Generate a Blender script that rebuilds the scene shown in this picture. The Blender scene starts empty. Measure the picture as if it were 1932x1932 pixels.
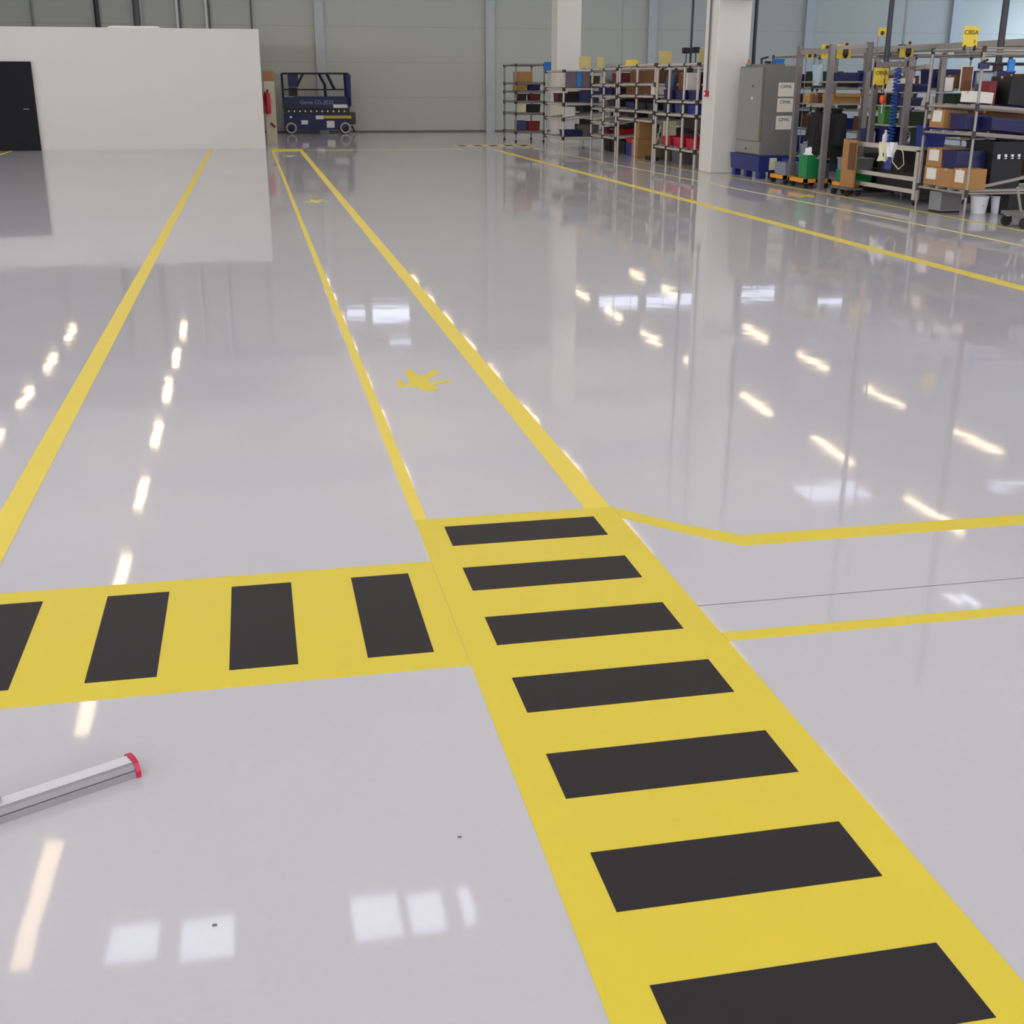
import bpy, bmesh, math, random
from mathutils import Vector, Matrix
random.seed(7)
C = bpy.context.scene.collection
SC = bpy.context.scene

# ------------------------------------------------------------------ camera, world, exposure
FPX, PITCH, ROLL, YAW, EYE = 2257.7169, 0.34253066, 0.00268546, 0.20708168, 1.7
_f0 = Vector((math.sin(YAW), math.cos(YAW), 0)); _r0 = Vector((math.cos(YAW), -math.sin(YAW), 0)); _u0 = Vector((0, 0, 1))
FWD = _f0*math.cos(PITCH) - _u0*math.sin(PITCH); _u1 = _u0*math.cos(PITCH) + _f0*math.sin(PITCH)
RGT = _r0*math.cos(ROLL) + _u1*math.sin(ROLL); UPV = _u1*math.cos(ROLL) - _r0*math.sin(ROLL)
cam_data = bpy.data.cameras.new('camera'); cam = bpy.data.objects.new('camera', cam_data); C.objects.link(cam)
cam.matrix_world = Matrix((( RGT.x, UPV.x, -FWD.x, 0), (RGT.y, UPV.y, -FWD.y, 0), (RGT.z, UPV.z, -FWD.z, EYE), (0, 0, 0, 1)))
cam_data.sensor_width = 36; cam_data.lens = 36*FPX/1932; cam_data.clip_end = 300; cam_data.clip_start = 0.05
SC.camera = cam

world = bpy.data.worlds.new('world'); SC.world = world; world.use_nodes = True
world.node_tree.nodes['Background'].inputs[0].default_value = (0.75, 0.85, 1, 1)
world.node_tree.nodes['Background'].inputs[1].default_value = 1.0
SC.view_settings.view_transform = 'Standard'; SC.view_settings.look = 'None'
SC.view_settings.exposure = 1.24; SC.view_settings.gamma = 1.0; SC.view_settings.use_curve_mapping = False
SC.cycles.max_bounces = 10; SC.cycles.diffuse_bounces = 5; SC.cycles.glossy_bounces = 5
SC.cycles.sample_clamp_indirect = 6
TUBE_L, UP_L, ROOF_L, ROOF_FAR_L, SIDE_L, BACK_L, RIGHT_L = 4.2, 12.0, 2.6, 0.95, 3.5, 4.0, 2.8

def ray(x, y): return FWD + RGT*((x-966)/FPX) - UPV*((y-966)/FPX)
def fl(x, y, z=0.0):                     # pixel -> point on a horizontal plane
    v = ray(x, y); return Vector((0, 0, EYE)) + v*((z-EYE)/v.z)
def atY(x, y, Y):                        # pixel -> point at a given distance along the hall
    v = ray(x, y); return Vector((0, 0, EYE)) + v*(Y/v.y)

# ------------------------------------------------------------------ materials
def lin(c): return tuple((v/255/12.92 if v/255 <= .04045 else ((v/255+.055)/1.055)**2.4) for v in c)
MATS = {}
def mat(name, rgb, rough=.5, metal=0, vary=.06, scale=6, bump=0, spec=.5, emit=0, trans=0, coat=0):
    if name in MATS: return MATS[name]
    m = bpy.data.materials.new(name); m.use_nodes = True; n = m.node_tree.nodes; l = m.node_tree.links
    b = n['Principled BSDF']; col = lin(rgb)
    b.inputs['Roughness'].default_value = rough; b.inputs['Metallic'].default_value = metal
    b.inputs['Specular IOR Level'].default_value = spec
    tc = n.new('ShaderNodeTexCoord'); no = n.new('ShaderNodeTexNoise'); no.inputs['Scale'].default_value = scale; no.inputs['Detail'].default_value = 3
    l.new(tc.outputs['Object'], no.inputs['Vector'])
    mx = n.new('ShaderNodeMix'); mx.data_type = 'RGBA'
    mx.inputs['A'].default_value = (*[c*(1-vary) for c in col], 1); mx.inputs['B'].default_value = (*[min(1, c*(1+vary)) for c in col], 1)
    l.new(no.outputs['Fac'], mx.inputs['Factor']); l.new(mx.outputs['Result'], b.inputs['Base Color'])
    if bump:
        bp = n.new('ShaderNodeBump'); bp.inputs['Strength'].default_value = 1; bp.inputs['Distance'].default_value = bump
        l.new(no.outputs['Fac'], bp.inputs['Height']); l.new(bp.outputs['Normal'], b.inputs['Normal'])
    if emit:
        m.cycles.emission_sampling = 'FRONT'
        b.inputs['Emission Color'].default_value = (*col, 1); b.inputs['Emission Strength'].default_value = emit
    if trans: b.inputs['Transmission Weight'].default_value = trans
    if coat: b.inputs['Coat Weight'].default_value = coat; b.inputs['Coat Roughness'].default_value = .05
    MATS[name] = m; return m

def floor_material():
    m = bpy.data.materials.new('grey_epoxy_floor'); m.use_nodes = True; n = m.node_tree.nodes; l = m.node_tree.links
    b = n['Principled BSDF']; b.inputs['Roughness'].default_value = .045; b.inputs['IOR'].default_value = 1.42
    hz = n.new('ShaderNodeBsdfPrincipled'); hz.inputs['Roughness'].default_value = .3; hz.inputs['IOR'].default_value = 1.42; ms = n.new('ShaderNodeMixShader'); ms.inputs[0].default_value = .2
    l.new(b.outputs[0], ms.inputs[1]); l.new(hz.outputs[0], ms.inputs[2]); l.new(ms.outputs[0], n['Material Output'].inputs[0])       # a little haze in the clear coat
    tc = n.new('ShaderNodeTexCoord')
    big = n.new('ShaderNodeTexNoise'); big.inputs['Scale'].default_value = .5; big.inputs['Detail'].default_value = 6
    mp = n.new('ShaderNodeMapping'); mp.inputs['Scale'].default_value = (1, .35, 1)
    l.new(tc.outputs['Object'], mp.inputs['Vector']); l.new(mp.outputs['Vector'], big.inputs['Vector'])
    fine = n.new('ShaderNodeTexNoise'); fine.inputs['Scale'].default_value = 60; fine.inputs['Detail'].default_value = 4
    l.new(tc.outputs['Object'], fine.inputs['Vector'])
    r1 = n.new('ShaderNodeMix'); r1.data_type = 'RGBA'
    r1.inputs['A'].default_value = (*lin((177, 178, 187)), 1); r1.inputs['B'].default_value = (*lin((194, 195, 205)), 1)
    l.new(big.outputs['Fac'], r1.inputs['Factor'])
    r2 = n.new('ShaderNodeMix'); r2.data_type = 'RGBA'; r2.blend_type = 'MULTIPLY'; r2.inputs['Factor'].default_value = .07
    l.new(r1.outputs['Result'], r2.inputs['A']); l.new(fine.outputs['Color'], r2.inputs['B']); l.new(r2.outputs['Result'], b.inputs['Base Color']); l.new(r2.outputs['Result'], hz.inputs['Base Color'])
    wv = n.new('ShaderNodeTexNoise'); wv.inputs['Scale'].default_value = 1.6; wv.inputs['Detail'].default_value = 2
    l.new(tc.outputs['Object'], wv.inputs['Vector'])
    bp = n.new('ShaderNodeBump'); bp.inputs['Strength'].default_value = 1; bp.inputs['Distance'].default_value = .0012
    l.new(wv.outputs['Fac'], bp.inputs['Height']); l.new(bp.outputs['Normal'], b.inputs['Normal'])
    return m

def wall_material(name, rgb, axis, period=1.1, depth=.012):      # sandwich-panel wall with faint joints
    m = mat(name, rgb, .55, vary=.03, scale=.6); n = m.node_tree.nodes; l = m.node_tree.links
    tc = n.new('ShaderNodeTexCoord'); sp = n.new('ShaderNodeSeparateXYZ'); l.new(tc.outputs['Object'], sp.inputs[0])
    mo = n.new('ShaderNodeMath'); mo.operation = 'PINGPONG'; mo.inputs[1].default_value = period/2; l.new(sp.outputs[axis], mo.inputs[0])
    lt = n.new('ShaderNodeMath'); lt.operation = 'LESS_THAN'; lt.inputs[1].default_value = depth; l.new(mo.outputs[0], lt.inputs[0])
    mx = n.new('ShaderNodeMix'); mx.data_type = 'RGBA'; mx.blend_type = 'MULTIPLY'; mx.inputs['B'].default_value = (.84, .84, .84, 1)
    src = [x for x in n if x.type == 'MIX'][0]
    l.new(lt.outputs[0], mx.inputs['Factor']); l.new(src.outputs['Result'], mx.inputs['A']); l.new(mx.outputs['Result'], n['Principled BSDF'].inputs['Base Color'])
    return m

def M(k): return MATS[k]
mat('yellow_paint', (207, 190, 50), .5, vary=.05, scale=3)
mat('yellow_tape', (220, 200, 66), .42, vary=.04, scale=3)
mat('pale_tape', (222, 212, 150), .42)
mat('black_pad', (25, 19, 26), .62, vary=.12, scale=25, spec=.35)
mat('white_wall', (206, 206, 203), .6, vary=.02, scale=1.2)
mat('column_white', (216, 214, 208), .6, vary=.03, scale=2)
mat('black_door', (4, 4, 9), .5, spec=.2)
mat('pilaster', (184, 188, 190), .5)
mat('ceiling_grey', (204, 204, 204), .7, vary=.04)
mat('beam_grey', (184, 185, 186), .6)
mat('steel', (150, 150, 150), .35, .8)
mat('dark_pipe', (30, 31, 42), .4)
mat('grey_pipe', (128, 134, 134), .45)
mat('tube_light', (255, 224, 184), .4, emit=TUBE_L, vary=0)
mat('fill_uplight', (255, 244, 226), .4, emit=UP_L, vary=0); mat('roof_light', (232, 240, 255), .4, emit=ROOF_L, vary=0)
mat('roof_light_far', (225, 232, 255), .4, emit=ROOF_FAR_L, vary=0)
mat('side_window', (236, 241, 250), .4, emit=SIDE_L, vary=0)
mat('end_fill_pane', (244, 243, 245), .4, emit=BACK_L, vary=0)
mat('right_window', (206, 228, 255), .4, emit=RIGHT_L, vary=0)
mat('white_metal', (222, 222, 222), .4)
mat('silver', (132, 130, 137), .5, .15, vary=.03)
mat('silver_bright', (198, 197, 207), .5, .0, vary=.02)
mat('groove_dark', (66, 64, 70), .6)
mat('red_cap', (176, 12, 62), .4)
mat('knob_grey', (150, 146, 152), .5)
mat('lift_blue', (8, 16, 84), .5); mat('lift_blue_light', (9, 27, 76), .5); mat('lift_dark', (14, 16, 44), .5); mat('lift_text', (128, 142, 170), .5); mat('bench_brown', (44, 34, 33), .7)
mat('black', (16, 15, 18), .55); mat('rubber', (24, 23, 25), .7)
mat('rim_white', (176, 172, 180), .5); mat('sticker', (220, 222, 225), .5); mat('caution_yellow', (186, 168, 60), .5)
mat('olive_dark', (66, 60, 44), .6); mat('red', (178, 18, 42), .4); mat('dark_red', (116, 18, 26), .5)
mat('beige_panel', (190, 184, 166), .6); mat('orange_band', (150, 108, 66), .6)
mat('pipe_cream', (188, 178, 168), .35, vary=.05); mat('alu', (126, 120, 120), .4, .35); mat('alu_light', (150, 143, 136), .45, .3); mat('sign_pale', (196, 180, 112), .6)
mat('joint_black', (34, 28, 32), .5); mat('track_grey', (150, 148, 142), .45)
mat('carton', (162, 120, 72), .8, vary=.08, scale=9); mat('carton_dark', (100, 64, 37), .8, vary=.08); mat('carton_tape', (198, 162, 112), .4)
mat('navy', (14, 15, 76), .45); mat('blue', (22, 36, 122), .45); mat('sky_blue', (40, 120, 200), .5); mat('pale_blue', (150, 170, 180), .4)
mat('tank_blue', (26, 42, 112), .45)
mat('green', (18, 128, 72), .45); mat('leaf_green', (72, 124, 60), .5); mat('dark_green', (30, 52, 30), .6)
mat('orange', (228, 150, 30), .5); mat('bright_orange', (222, 82, 24), .5)
mat('locker_grey', (134, 136, 130), .5, vary=.03); mat('locker_dark', (112, 112, 110), .5); mat('brown_edge', (104, 94, 84), .5)
mat('paper', (218, 216, 208), .8); mat('sign_yellow', (226, 198, 66), .6); mat('ink', (70, 60, 40), .8); mat('ink_grey', (92, 92, 96), .8)
mat('grey_plastic', (128, 132, 134), .5); mat('mid_grey', (96, 92, 94), .5); mat('cloth_black', (18, 17, 22), .9, bump=.004, scale=18)
mat('cream', (214, 210, 176), .6); mat('purple_grey', (110, 96, 112), .6); mat('clear_box', (150, 160, 176), .25, trans=.35)
mat('maroon', (88, 28, 34), .6); mat('brown_photo', (112, 70, 44), .6, vary=.5, scale=14); mat('white_plastic', (226, 226, 230), .45)
mat('dark_blue_grey', (46, 56, 92), .5); mat('bench_alu', (190, 184, 174), .4, .2); mat('coil_blue', (24, 66, 146), .4); mat('pink', (150, 96, 92), .6)
FLOOR = floor_material()
BACKW = wall_material('back_wall_panel', (184, 186, 176), 'Z', 1.25, .014)
SIDEW = mat('side_wall', (176, 178, 178), .6)

# ------------------------------------------------------------------ mesh builder
class MB:
    def __init__(s): s.v = []; s.f = []
    def add(s, vs, fs):
        o = len(s.v); s.v += [tuple(v) for v in vs]; s.f += [tuple(i+o for i in f) for f in fs]; return s
    def box(s, x0, x1, y0, y1, z0, z1):
        x0, x1 = sorted((x0, x1)); y0, y1 = sorted((y0, y1)); z0, z1 = sorted((z0, z1))
        return s.add([(x0,y0,z0),(x1,y0,z0),(x1,y1,z0),(x0,y1,z0),(x0,y0,z1),(x1,y0,z1),(x1,y1,z1),(x0,y1,z1)],
                     [(3,2,1,0),(4,5,6,7),(0,1,5,4),(1,2,6,5),(2,3,7,6),(3,0,4,7)])
    def bbox(s, x0, x1, y0, y1, z0, z1, b=.01):          # box with bevelled edges
        x0, x1 = sorted((x0, x1)); y0, y1 = sorted((y0, y1)); z0, z1 = sorted((z0, z1))
        bm = bmesh.new(); bmesh.ops.create_cube(bm, size=1)
        for v in bm.verts: v.co = Vector(((x0+x1)/2+v.co.x*(x1-x0), (y0+y1)/2+v.co.y*(y1-y0), (z0+z1)/2+v.co.z*(z1-z0)))
        b = min(b, .3*min(x1-x0, y1-y0, z1-z0))
        bmesh.ops.bevel(bm, geom=bm.edges[:], offset=b, segments=2, affect='EDGES', profile=.6)
        bm.verts.index_update(); s.add([v.co[:] for v in bm.verts], [[v.index for v in f.verts] for f in bm.faces]); bm.free(); return s
    def tube(s, p, q, r, n=10, r2=None):
        p = Vector(p); q = Vector(q); d = (q-p).normalized(); a = d.orthogonal().normalized(); b = d.cross(a); r2 = r if r2 is None else r2
        vs = [p+(a*math.cos(t)+b*math.sin(t))*r for t in [2*math.pi*i/n for i in range(n)]] + [q+(a*math.cos(t)+b*math.sin(t))*r2 for t in [2*math.pi*i/n for i in range(n)]]
        return s.add(vs, [(i, (i+1) % n, n+(i+1) % n, n+i) for i in range(n)] + [tuple(range(n-1, -1, -1)), tuple(range(n, 2*n))])
    def bar(s, p, q, w, h):                               # rectangular bar from p to q
        p = Vector(p); q = Vector(q); d = (q-p).normalized(); up = Vector((0, 0, 1)) if abs(d.z) < .95 else Vector((0, 1, 0))
        a = d.cross(up).normalized()*w/2; b = a.cross(d).normalized()*h/2
        return s.add([p-a-b, p+a-b, p+a+b, p-a+b, q-a-b, q+a-b, q+a+b, q-a+b], [(0,1,2,3),(7,6,5,4),(0,4,5,1),(1,5,6,2),(2,6,7,3),(3,7,4,0)])
    def path(s, pts, r, n=8):
        pts = [Vector(p) for p in pts]; rings = []
        for i, p in enumerate(pts):
            d = (pts[min(i+1, len(pts)-1)]-pts[max(i-1, 0)]).normalized()
            ref = Vector((.31, .2, .93)) if abs(d.z) < .9 else Vector((1, 0, .1))
            a = d.cross(ref).normalized(); b = d.cross(a)
            rings.append([p+(a*math.cos(2*math.pi*k/n)+b*math.sin(2*math.pi*k/n))*r for k in range(n)])
        m = len(pts)
        return s.add([v for rg in rings for v in rg], [(i*n+k, i*n+(k+1) % n, (i+1)*n+(k+1) % n, (i+1)*n+k) for i in range(m-1) for k in range(n)] + [tuple(range(n-1, -1, -1)), tuple((m-1)*n+k for k in range(n))])
    def lathe(s, prof, c=(0, 0, 0), n=20, axis='Z'):
        vs = []
        for r, h in prof:
            for k in range(n):
                t = 2*math.pi*k/n; a, b = r*math.cos(t), r*math.sin(t)
                vs.append({'Z': (c[0]+a, c[1]+b, c[2]+h), 'Y': (c[0]+a, c[1]+h, c[2]+b), 'X': (c[0]+h, c[1]+a, c[2]+b)}[axis])
        m = len(prof)
        return s.add(vs, [(i*n+k, i*n+(k+1) % n, (i+1)*n+(k+1) % n, (i+1)*n+k) for i in range(m-1) for k in range(n)] + [tuple(range(n-1, -1, -1)), tuple((m-1)*n+k for k in range(n))])
    def prism(s, poly, z0, z1):
        n = len(poly); return s.add([(x, y, z0) for x, y in poly]+[(x, y, z1) for x, y in poly], [tuple(range(n-1, -1, -1)), tuple(range(n, 2*n))]+[(i, (i+1) % n, n+(i+1) % n, n+i) for i in range(n)])
    def prismY(s, poly, y0, y1):                          # polygon in XZ extruded along Y
        n = len(poly); return s.add([(x, y0, z) for x, z in poly]+[(x, y1, z) for x, z in poly], [tuple(range(n)), tuple(range(2*n-1, n-1, -1))]+[(i, n+i, n+(i+1) % n, (i+1) % n) for i in range(n)])
    def tub(s, x0, x1, y0, y1, z0, z1, t=.012, k=.06):    # open tapered container
        cx, cy = (x0+x1)/2, (y0+y1)/2; w, d = (x1-x0)/2, (y1-y0)/2
        def ring(w, d, z): return [(cx-w, cy-d, z), (cx+w, cy-d, z), (cx+w, cy+d, z), (cx-w, cy+d, z)]
        vs = ring(w*(1-k), d*(1-k), z0)+ring(w, d, z1)+ring(w-t, d-t, z1)+ring(w*(1-k)-t, d*(1-k)-t, z0+t)
        fs = [(3, 2, 1, 0), (12, 13, 14, 15)]
        for a in range(3): fs += [(a*4+i, a*4+(i+1) % 4, a*4+4+(i+1) % 4, a*4+4+i) for i in range(4)]
        return s.add(vs, fs)
    def build(s, name, m, parent=None, smooth=False, loc=None):
        me = bpy.data.meshes.new(name); me.from_pydata(s.v, [], s.f)
        bm = bmesh.new(); bm.from_mesh(me); bmesh.ops.recalc_face_normals(bm, faces=bm.faces[:]); bm.to_mesh(me); bm.free()
        me.materials.append(m if not isinstance(m, str) else MATS[m])
        if smooth:
            for p in me.polygons: p.use_smooth = True
            try: me.set_sharp_from_angle(angle=math.radians(40))
            except Exception: pass
        o = bpy.data.objects.new(name, me); C.objects.link(o)
        if parent: o.parent = parent
        if loc: o.location = loc
        return o

def quad(name, vs, m, parent=None):
    me = bpy.data.meshes.new(name); me.from_pydata([tuple(v) for v in vs], [], [(0, 1, 2, 3)]); me.materials.append(MATS[m])
    o = bpy.data.objects.new(name, me); C.objects.link(o)
    if parent: o.parent = parent
    return o
def tag(o, label, cat, group=None):
    o['label'] = label; o['category'] = cat
    if group: o['group'] = group
    return o
def thing(name, label, cat, loc=(0, 0, 0), group=None, rz=0):
    o = bpy.data.objects.new(name, None); C.objects.link(o); o.location = loc; o.rotation_euler = (0, 0, rz); o.empty_display_size = .1
    return tag(o, label, cat, group)
def struct(o): o['kind'] = 'structure'; return o
def dup(root, loc, label=None, rz=None):
    r = root.copy(); C.objects.link(r); r.location = loc
    if label: r['label'] = label
    if rz is not None: r.rotation_euler = (0, 0, rz)
    for ch in list(root.children):
        c = ch.copy(); C.objects.link(c); c.parent = r
        for g in list(ch.children):
            d = g.copy(); C.objects.link(d); d.parent = c
    return r
def text(body, size, m, parent, loc, rot, name='lettering', sx=1):
    cu = bpy.data.curves.new(name, 'FONT'); cu.body = body; cu.size = size; cu.extrude = .0015; cu.align_x = 'CENTER'; cu.align_y = 'CENTER'
    tmp = bpy.data.objects.new(name, cu); me = bpy.data.meshes.new_from_object(tmp); bpy.data.objects.remove(tmp); bpy.data.curves.remove(cu)
    me.materials.clear(); me.materials.append(MATS[m]); o = bpy.data.objects.new(name, me); C.objects.link(o); o.parent = parent
    o.location = loc; o.rotation_euler = rot; o.scale = (sx, 1, 1); return o
FACE = (math.pi/2, 0, 0)                  # lettering that faces the camera end of the hall (-Y)
FACEX = (math.pi/2, 0, -math.pi/2)        # lettering that faces -X

# ------------------------------------------------------------------ the hall
X0, X1, Y0, Y1, ZC = -17.0, 33.0, -12.0, 48.2, 8.2
struct(MB().box(X0, X1, Y0, Y1, -.2, 0).build('floor', FLOOR))
struct(MB().box(X0, X1, Y1, Y1+.25, 0, ZC).build('wall_back', BACKW))
struct(MB().box(X0-.25, X0, Y0, Y1, 0, ZC).build('wall_left', SIDEW))
struct(MB().box(X1, X1+.25, Y0, Y1, 0, ZC).build('wall_right', SIDEW))
struct(MB().box(X0, X1, Y0-.25, Y0, 0, ZC).build('wall_front', SIDEW))
struct(MB().box(X0-.25, X1+.25, Y0-.25, Y1+.25, ZC, ZC+.2).build('ceiling', 'ceiling_grey'))
struct(MB().box(X0, X1, Y1-.03, Y1, 0, .05).build('baseboard_back', 'mid_grey'))
tn = 0
def trim(mb, m):
    global tn; tn += 1; return struct(mb.build('trim_%d' % tn, m))
for x in (-10.1, -3.66, 2.78, 9.2, 15.65, 22.2, 28.6): trim(MB().box(x-.17, x+.17, Y1-.16, Y1, 0, ZC), 'pilaster')
for y in (-8, -1.5, 5, 11.5, 18, 24.5, 31, 37.7, 44): trim(MB().box(X0, X1, y-.14, y+.14, ZC-.45, ZC), 'beam_grey')
trim(MB().box(1.4128, 13, 3.586, 3.59, 0, .0004), 'mid_grey')          # joint in the concrete slab
# pipes, seams and modelled pipe shadows on the back wall above the white room
for px, r, m in ((60, .03, 'grey_pipe'), (183, .085, 'dark_pipe'), (258, .14, 'mid_grey'), (334, .05, 'white_metal'), (340, .03, 'mid_grey'), (389, .05, 'white_metal'), (395, .03, 'mid_grey'), (474, .03, 'mid_grey')):  # thin grey tubes beside the white pipes stand for their shadows
    p = atY(px, 30, Y1-.12); trim(MB().tube((p.x, p.y, 0), (p.x, p.y, ZC), r, 10), m)
# windows that light the hall (left, unseen fill panes added behind the camera, right)
wn = 0
def window(vs, m):
    global wn; wn += 1
    return struct(quad('window_%d' % wn, vs, m))
for y in range(-9, 33, 7): window([(X0+.02, y, 2.3), (X0+.02, y+5.2, 2.3), (X0+.02, y+5.2, 5), (X0+.02, y, 5)], 'side_window')
for x in (-14, -6.5, 1, 8.5, 16, 23.5): window([(x, Y0+.02, 1.6), (x, Y0+.02, 5), (x+5.5, Y0+.02, 5), (x+5.5, Y0+.02, 1.6)], 'end_fill_pane')
for y in range(2, 44, 8): window([(X1-.02, y, 2.5), (X1-.02, y, 5), (X1-.02, y+5.5, 5), (X1-.02, y+5.5, 2.5)], 'right_window')
# rooflights, seen mirrored in the floor
ROOF = [((1786,1118),(1808,1148),0),((1816,1122),(1838,1152),0),((340,1730),(442,1830),0),((205,1742),(297,1815),0),((665,1685),(755,1772),0),((772,1682),(838,1766),0),((870,1672),(893,1755),0),((1500,908),(1630,945),1),((1850,905),(1990,919),1),
        ((655,585),(690,598),1),((703,580),(772,604),1),((735,641),(775,650),1),((1400,548),(1460,560),1),((1530,562),(1600,572),1),((1130,562),(1330,572),1)]
for (ax, ay), (bx, by), far in ROOF:
    a = fl(ax, ay, -ZC+.03); b = fl(bx, by, -ZC+.03); c = fl(bx, ay, -ZC+.03); d = fl(ax, by, -ZC+.03)
    if far and a.y > 47:                                   # high panes in the back wall
        p, q = atY(ax, ay, Y1-.02), atY(bx, by, Y1-.02); z0_, z1_ = sorted((-p.z, -q.z))
        w = window([(p.x, Y1-.02, z0_), (q.x, Y1-.02, z0_), (q.x, Y1-.02, z1_), (p.x, Y1-.02, z1_)], 'roof_light_far'); f = MB(); t = .05
        for k in ((p.x-t, p.x, z0_-t, z1_+t), (q.x, q.x+t, z0_-t, z1_+t), (p.x, q.x, z0_-t, z0_), (p.x, q.x, z1_, z1_+t)): f.box(k[0], k[1], Y1-.06, Y1, k[2], k[3])
        f.build('window_frame', 'white_metal', w); continue
    xa, xb = (a.x+d.x)/2, (b.x+c.x)/2
    ya, yb = min(b.y, d.y, 47.8), min(a.y, c.y, 48)
    if yb-ya < .3: ya = yb-.3
    w = window([(xa, ya, ZC-.02), (xa, yb, ZC-.02), (xb, yb, ZC-.02), (xb, ya, ZC-.02)], 'roof_light_far' if far else 'roof_light')
    f = MB(); t = .05
    for q in ((xa-t, xa, ya-t, yb+t), (xb, xb+t, ya-t, yb+t), (xa, xb, ya-t, ya), (xa, xb, yb, yb+t)): f.box(q[0], q[1], q[2], q[3], ZC-.07, ZC)
    f.build('window_frame', 'white_metal', w)

# white room at the left with the black door
WY = 35.73
struct(MB().box(-14, .42, WY, Y1-.3, 0, 3.12).build('wall_partition', 'white_wall'))
struct(MB().box(-5.5, .42, WY-.012, WY, 0, .05).build('baseboard_partition', 'ceiling_grey'))
dr = struct(MB().box(-6.9, -5.585, WY-.05, WY, .0, 2.22).build('door_1', 'black_door'))
fr = MB(); fr.box(-7.0, -6.9, WY-.07, WY, 0, 2.3); fr.box(-5.585, -5.545, WY-.07, WY, 0, 2.26); fr.box(-6.9, -5.585, WY-.07, WY, 2.22, 2.26); fr.build('door_frame', 'black_door', dr)
hd = MB(); p = atY(54, 206, WY-.09); hd.tube((p.x, WY-.05, p.z), (p.x, WY-.11, p.z), .012); hd.tube((p.x, WY-.11, p.z), (p.x-.13, WY-.11, p.z), .012); hd.build('door_handle', 'steel', dr)
a = atY(205, 48, WY+1); b = atY(302, 46, WY+1)
t = thing('roof_box', 'low white box lying on top of the white room, left of the corner', 'box', (a.x, WY+.6, 3.12))
MB().bbox(0, b.x-a.x, 0, .8, 0, .05).build('casing', 'white_metal', t); MB().box(.05, b.x-a.x-.05, .05, .75, .05, .07).build('lid', 'sticker', t)

# square white columns
def column(n, x, y, s, label):
    t = thing('concrete_column', label, 'column', (x, y, 0))
    t['kind'] = 'structure'
    MB().bbox(0, s, 0, s, 0, ZC, .02).build('shaft', 'column_white', t)
    if n == 1: MB().box(.02, s-.02, -.3, 0, 3.3, 3.62).build('bracket', 'column_white', t)
    return t
column(1, 9.25, 24.25, .7, 'large square white column with red alarm button beside the grey cabinet')
column(2, 9.2, 37.4, .74, 'far square white column standing among the pipe racks')
# conduit and red call point on the near column
t = thing('fire_alarm_button', 'small red alarm call point on the side of the near white column', 'alarm', (9.235, 24.6, 1.55))
MB().bbox(-.06, 0, -.06, .06, -.06, .06).build('housing', 'red', t); MB().box(-.065, -.06, -.03, .03, -.03, .03).build('glass', 'sticker', t)
MB().tube((-.02, 0, .06), (-.02, 0, ZC-1.56), .018).build('conduit', 'mid_grey', t)

# ------------------------------------------------------------------ floor markings
def slab(x0, x1, y0, y1, z1=.0012, z0=0): return MB().box(x0, x1, y0, y1, z0, z1)
tag(slab(-1.135, -1.025, 1.2, 35.6).build('floor_tape', 'yellow_tape'), 'wide yellow floor line at left running to the white room', 'floor marking')
tag(slab(.5612, .6151, 4.645, 34.2).build('floor_tape', 'yellow_tape'), 'thin yellow line on the left side of the walkway', 'floor marking')
tag(slab(1.2934, 1.4061, 4.645, 34.2).build('floor_tape', 'yellow_tape'), 'wide yellow line on the right side of the walkway', 'floor marking')
tag(slab(.56, 1.407, 34.205, 35.6).build('floor_tape', 'yellow_paint'), 'yellow band closing the far end of the walkway near the blue lift', 'floor marking')
tag(slab(6.6, 6.765, 5.2, 34.6).build('floor_tape', 'yellow_tape'), 'long yellow line right of centre, parallel to the racks', 'floor marking')
def strip(pts, w, name, m, label):
    mb = MB()
    L, R_ = [], []
    for i, p in enumerate(pts):
        p = Vector((p[0], p[1])); d0 = (p-Vector(pts[i-1])).normalized() if i else (Vector(pts[1])-p).normalized()
        d1 = (Vector(pts[i+1])-p).normalized() if i < len(pts)-1 else d0
        n = Vector((-d0.y-d1.y, d0.x+d1.x)).normalized(); k = w/2/max(.5, n.dot(Vector((-d0.y, d0.x))))
        L.append(p+n*k); R_.append(p-n*k)
    mb.prism([tuple(q) for q in R_]+[tuple(q) for q in reversed(L)], 0, .0012)
    return tag(mb.build(name, m), label, 'floor marking')
strip([(7.9, 37.6), (8.3, 20.2), (8.5, 14), (8.5, 9)], .06, 'floor_tape', 'pale_tape', 'thin pale line between the long yellow line and the racks')
strip([(9.0, 28.4), (9.12, 24), (9.35, 21.5), (9.42, 18), (9.38, 12)], .07, 'floor_tape', 'yellow_tape', 'thin yellow line right at the foot of the racks')
strip([(-6.2, 30), (-6.3, 35.66)], .1, 'floor_tape', 'yellow_tape', 'short yellow line on the floor in front of the black door')
tag(slab(1.5, 5.85, 34.75, 34.83).build('floor_tape', 'pale_tape'), 'faint thin line crossing the hall beyond the walkway end', 'floor marking')
tag(MB().prism([(1.4148, 4.5), (1.624, 4.264), (1.79, 4.1), (13, 4.088), (13, 4.196), (1.829, 4.21), (1.64, 4.374), (1.4148, 4.64)], 0, .0012).build('floor_tape', 'yellow_paint'), 'bent yellow line leaving the crossing to the right', 'floor marking')
tag(slab(1.4148, 13, 3.302, 3.366).build('floor_tape', 'yellow_paint'), 'narrow straight yellow line right of the crossing, below the slab joint', 'floor marking')
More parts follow.
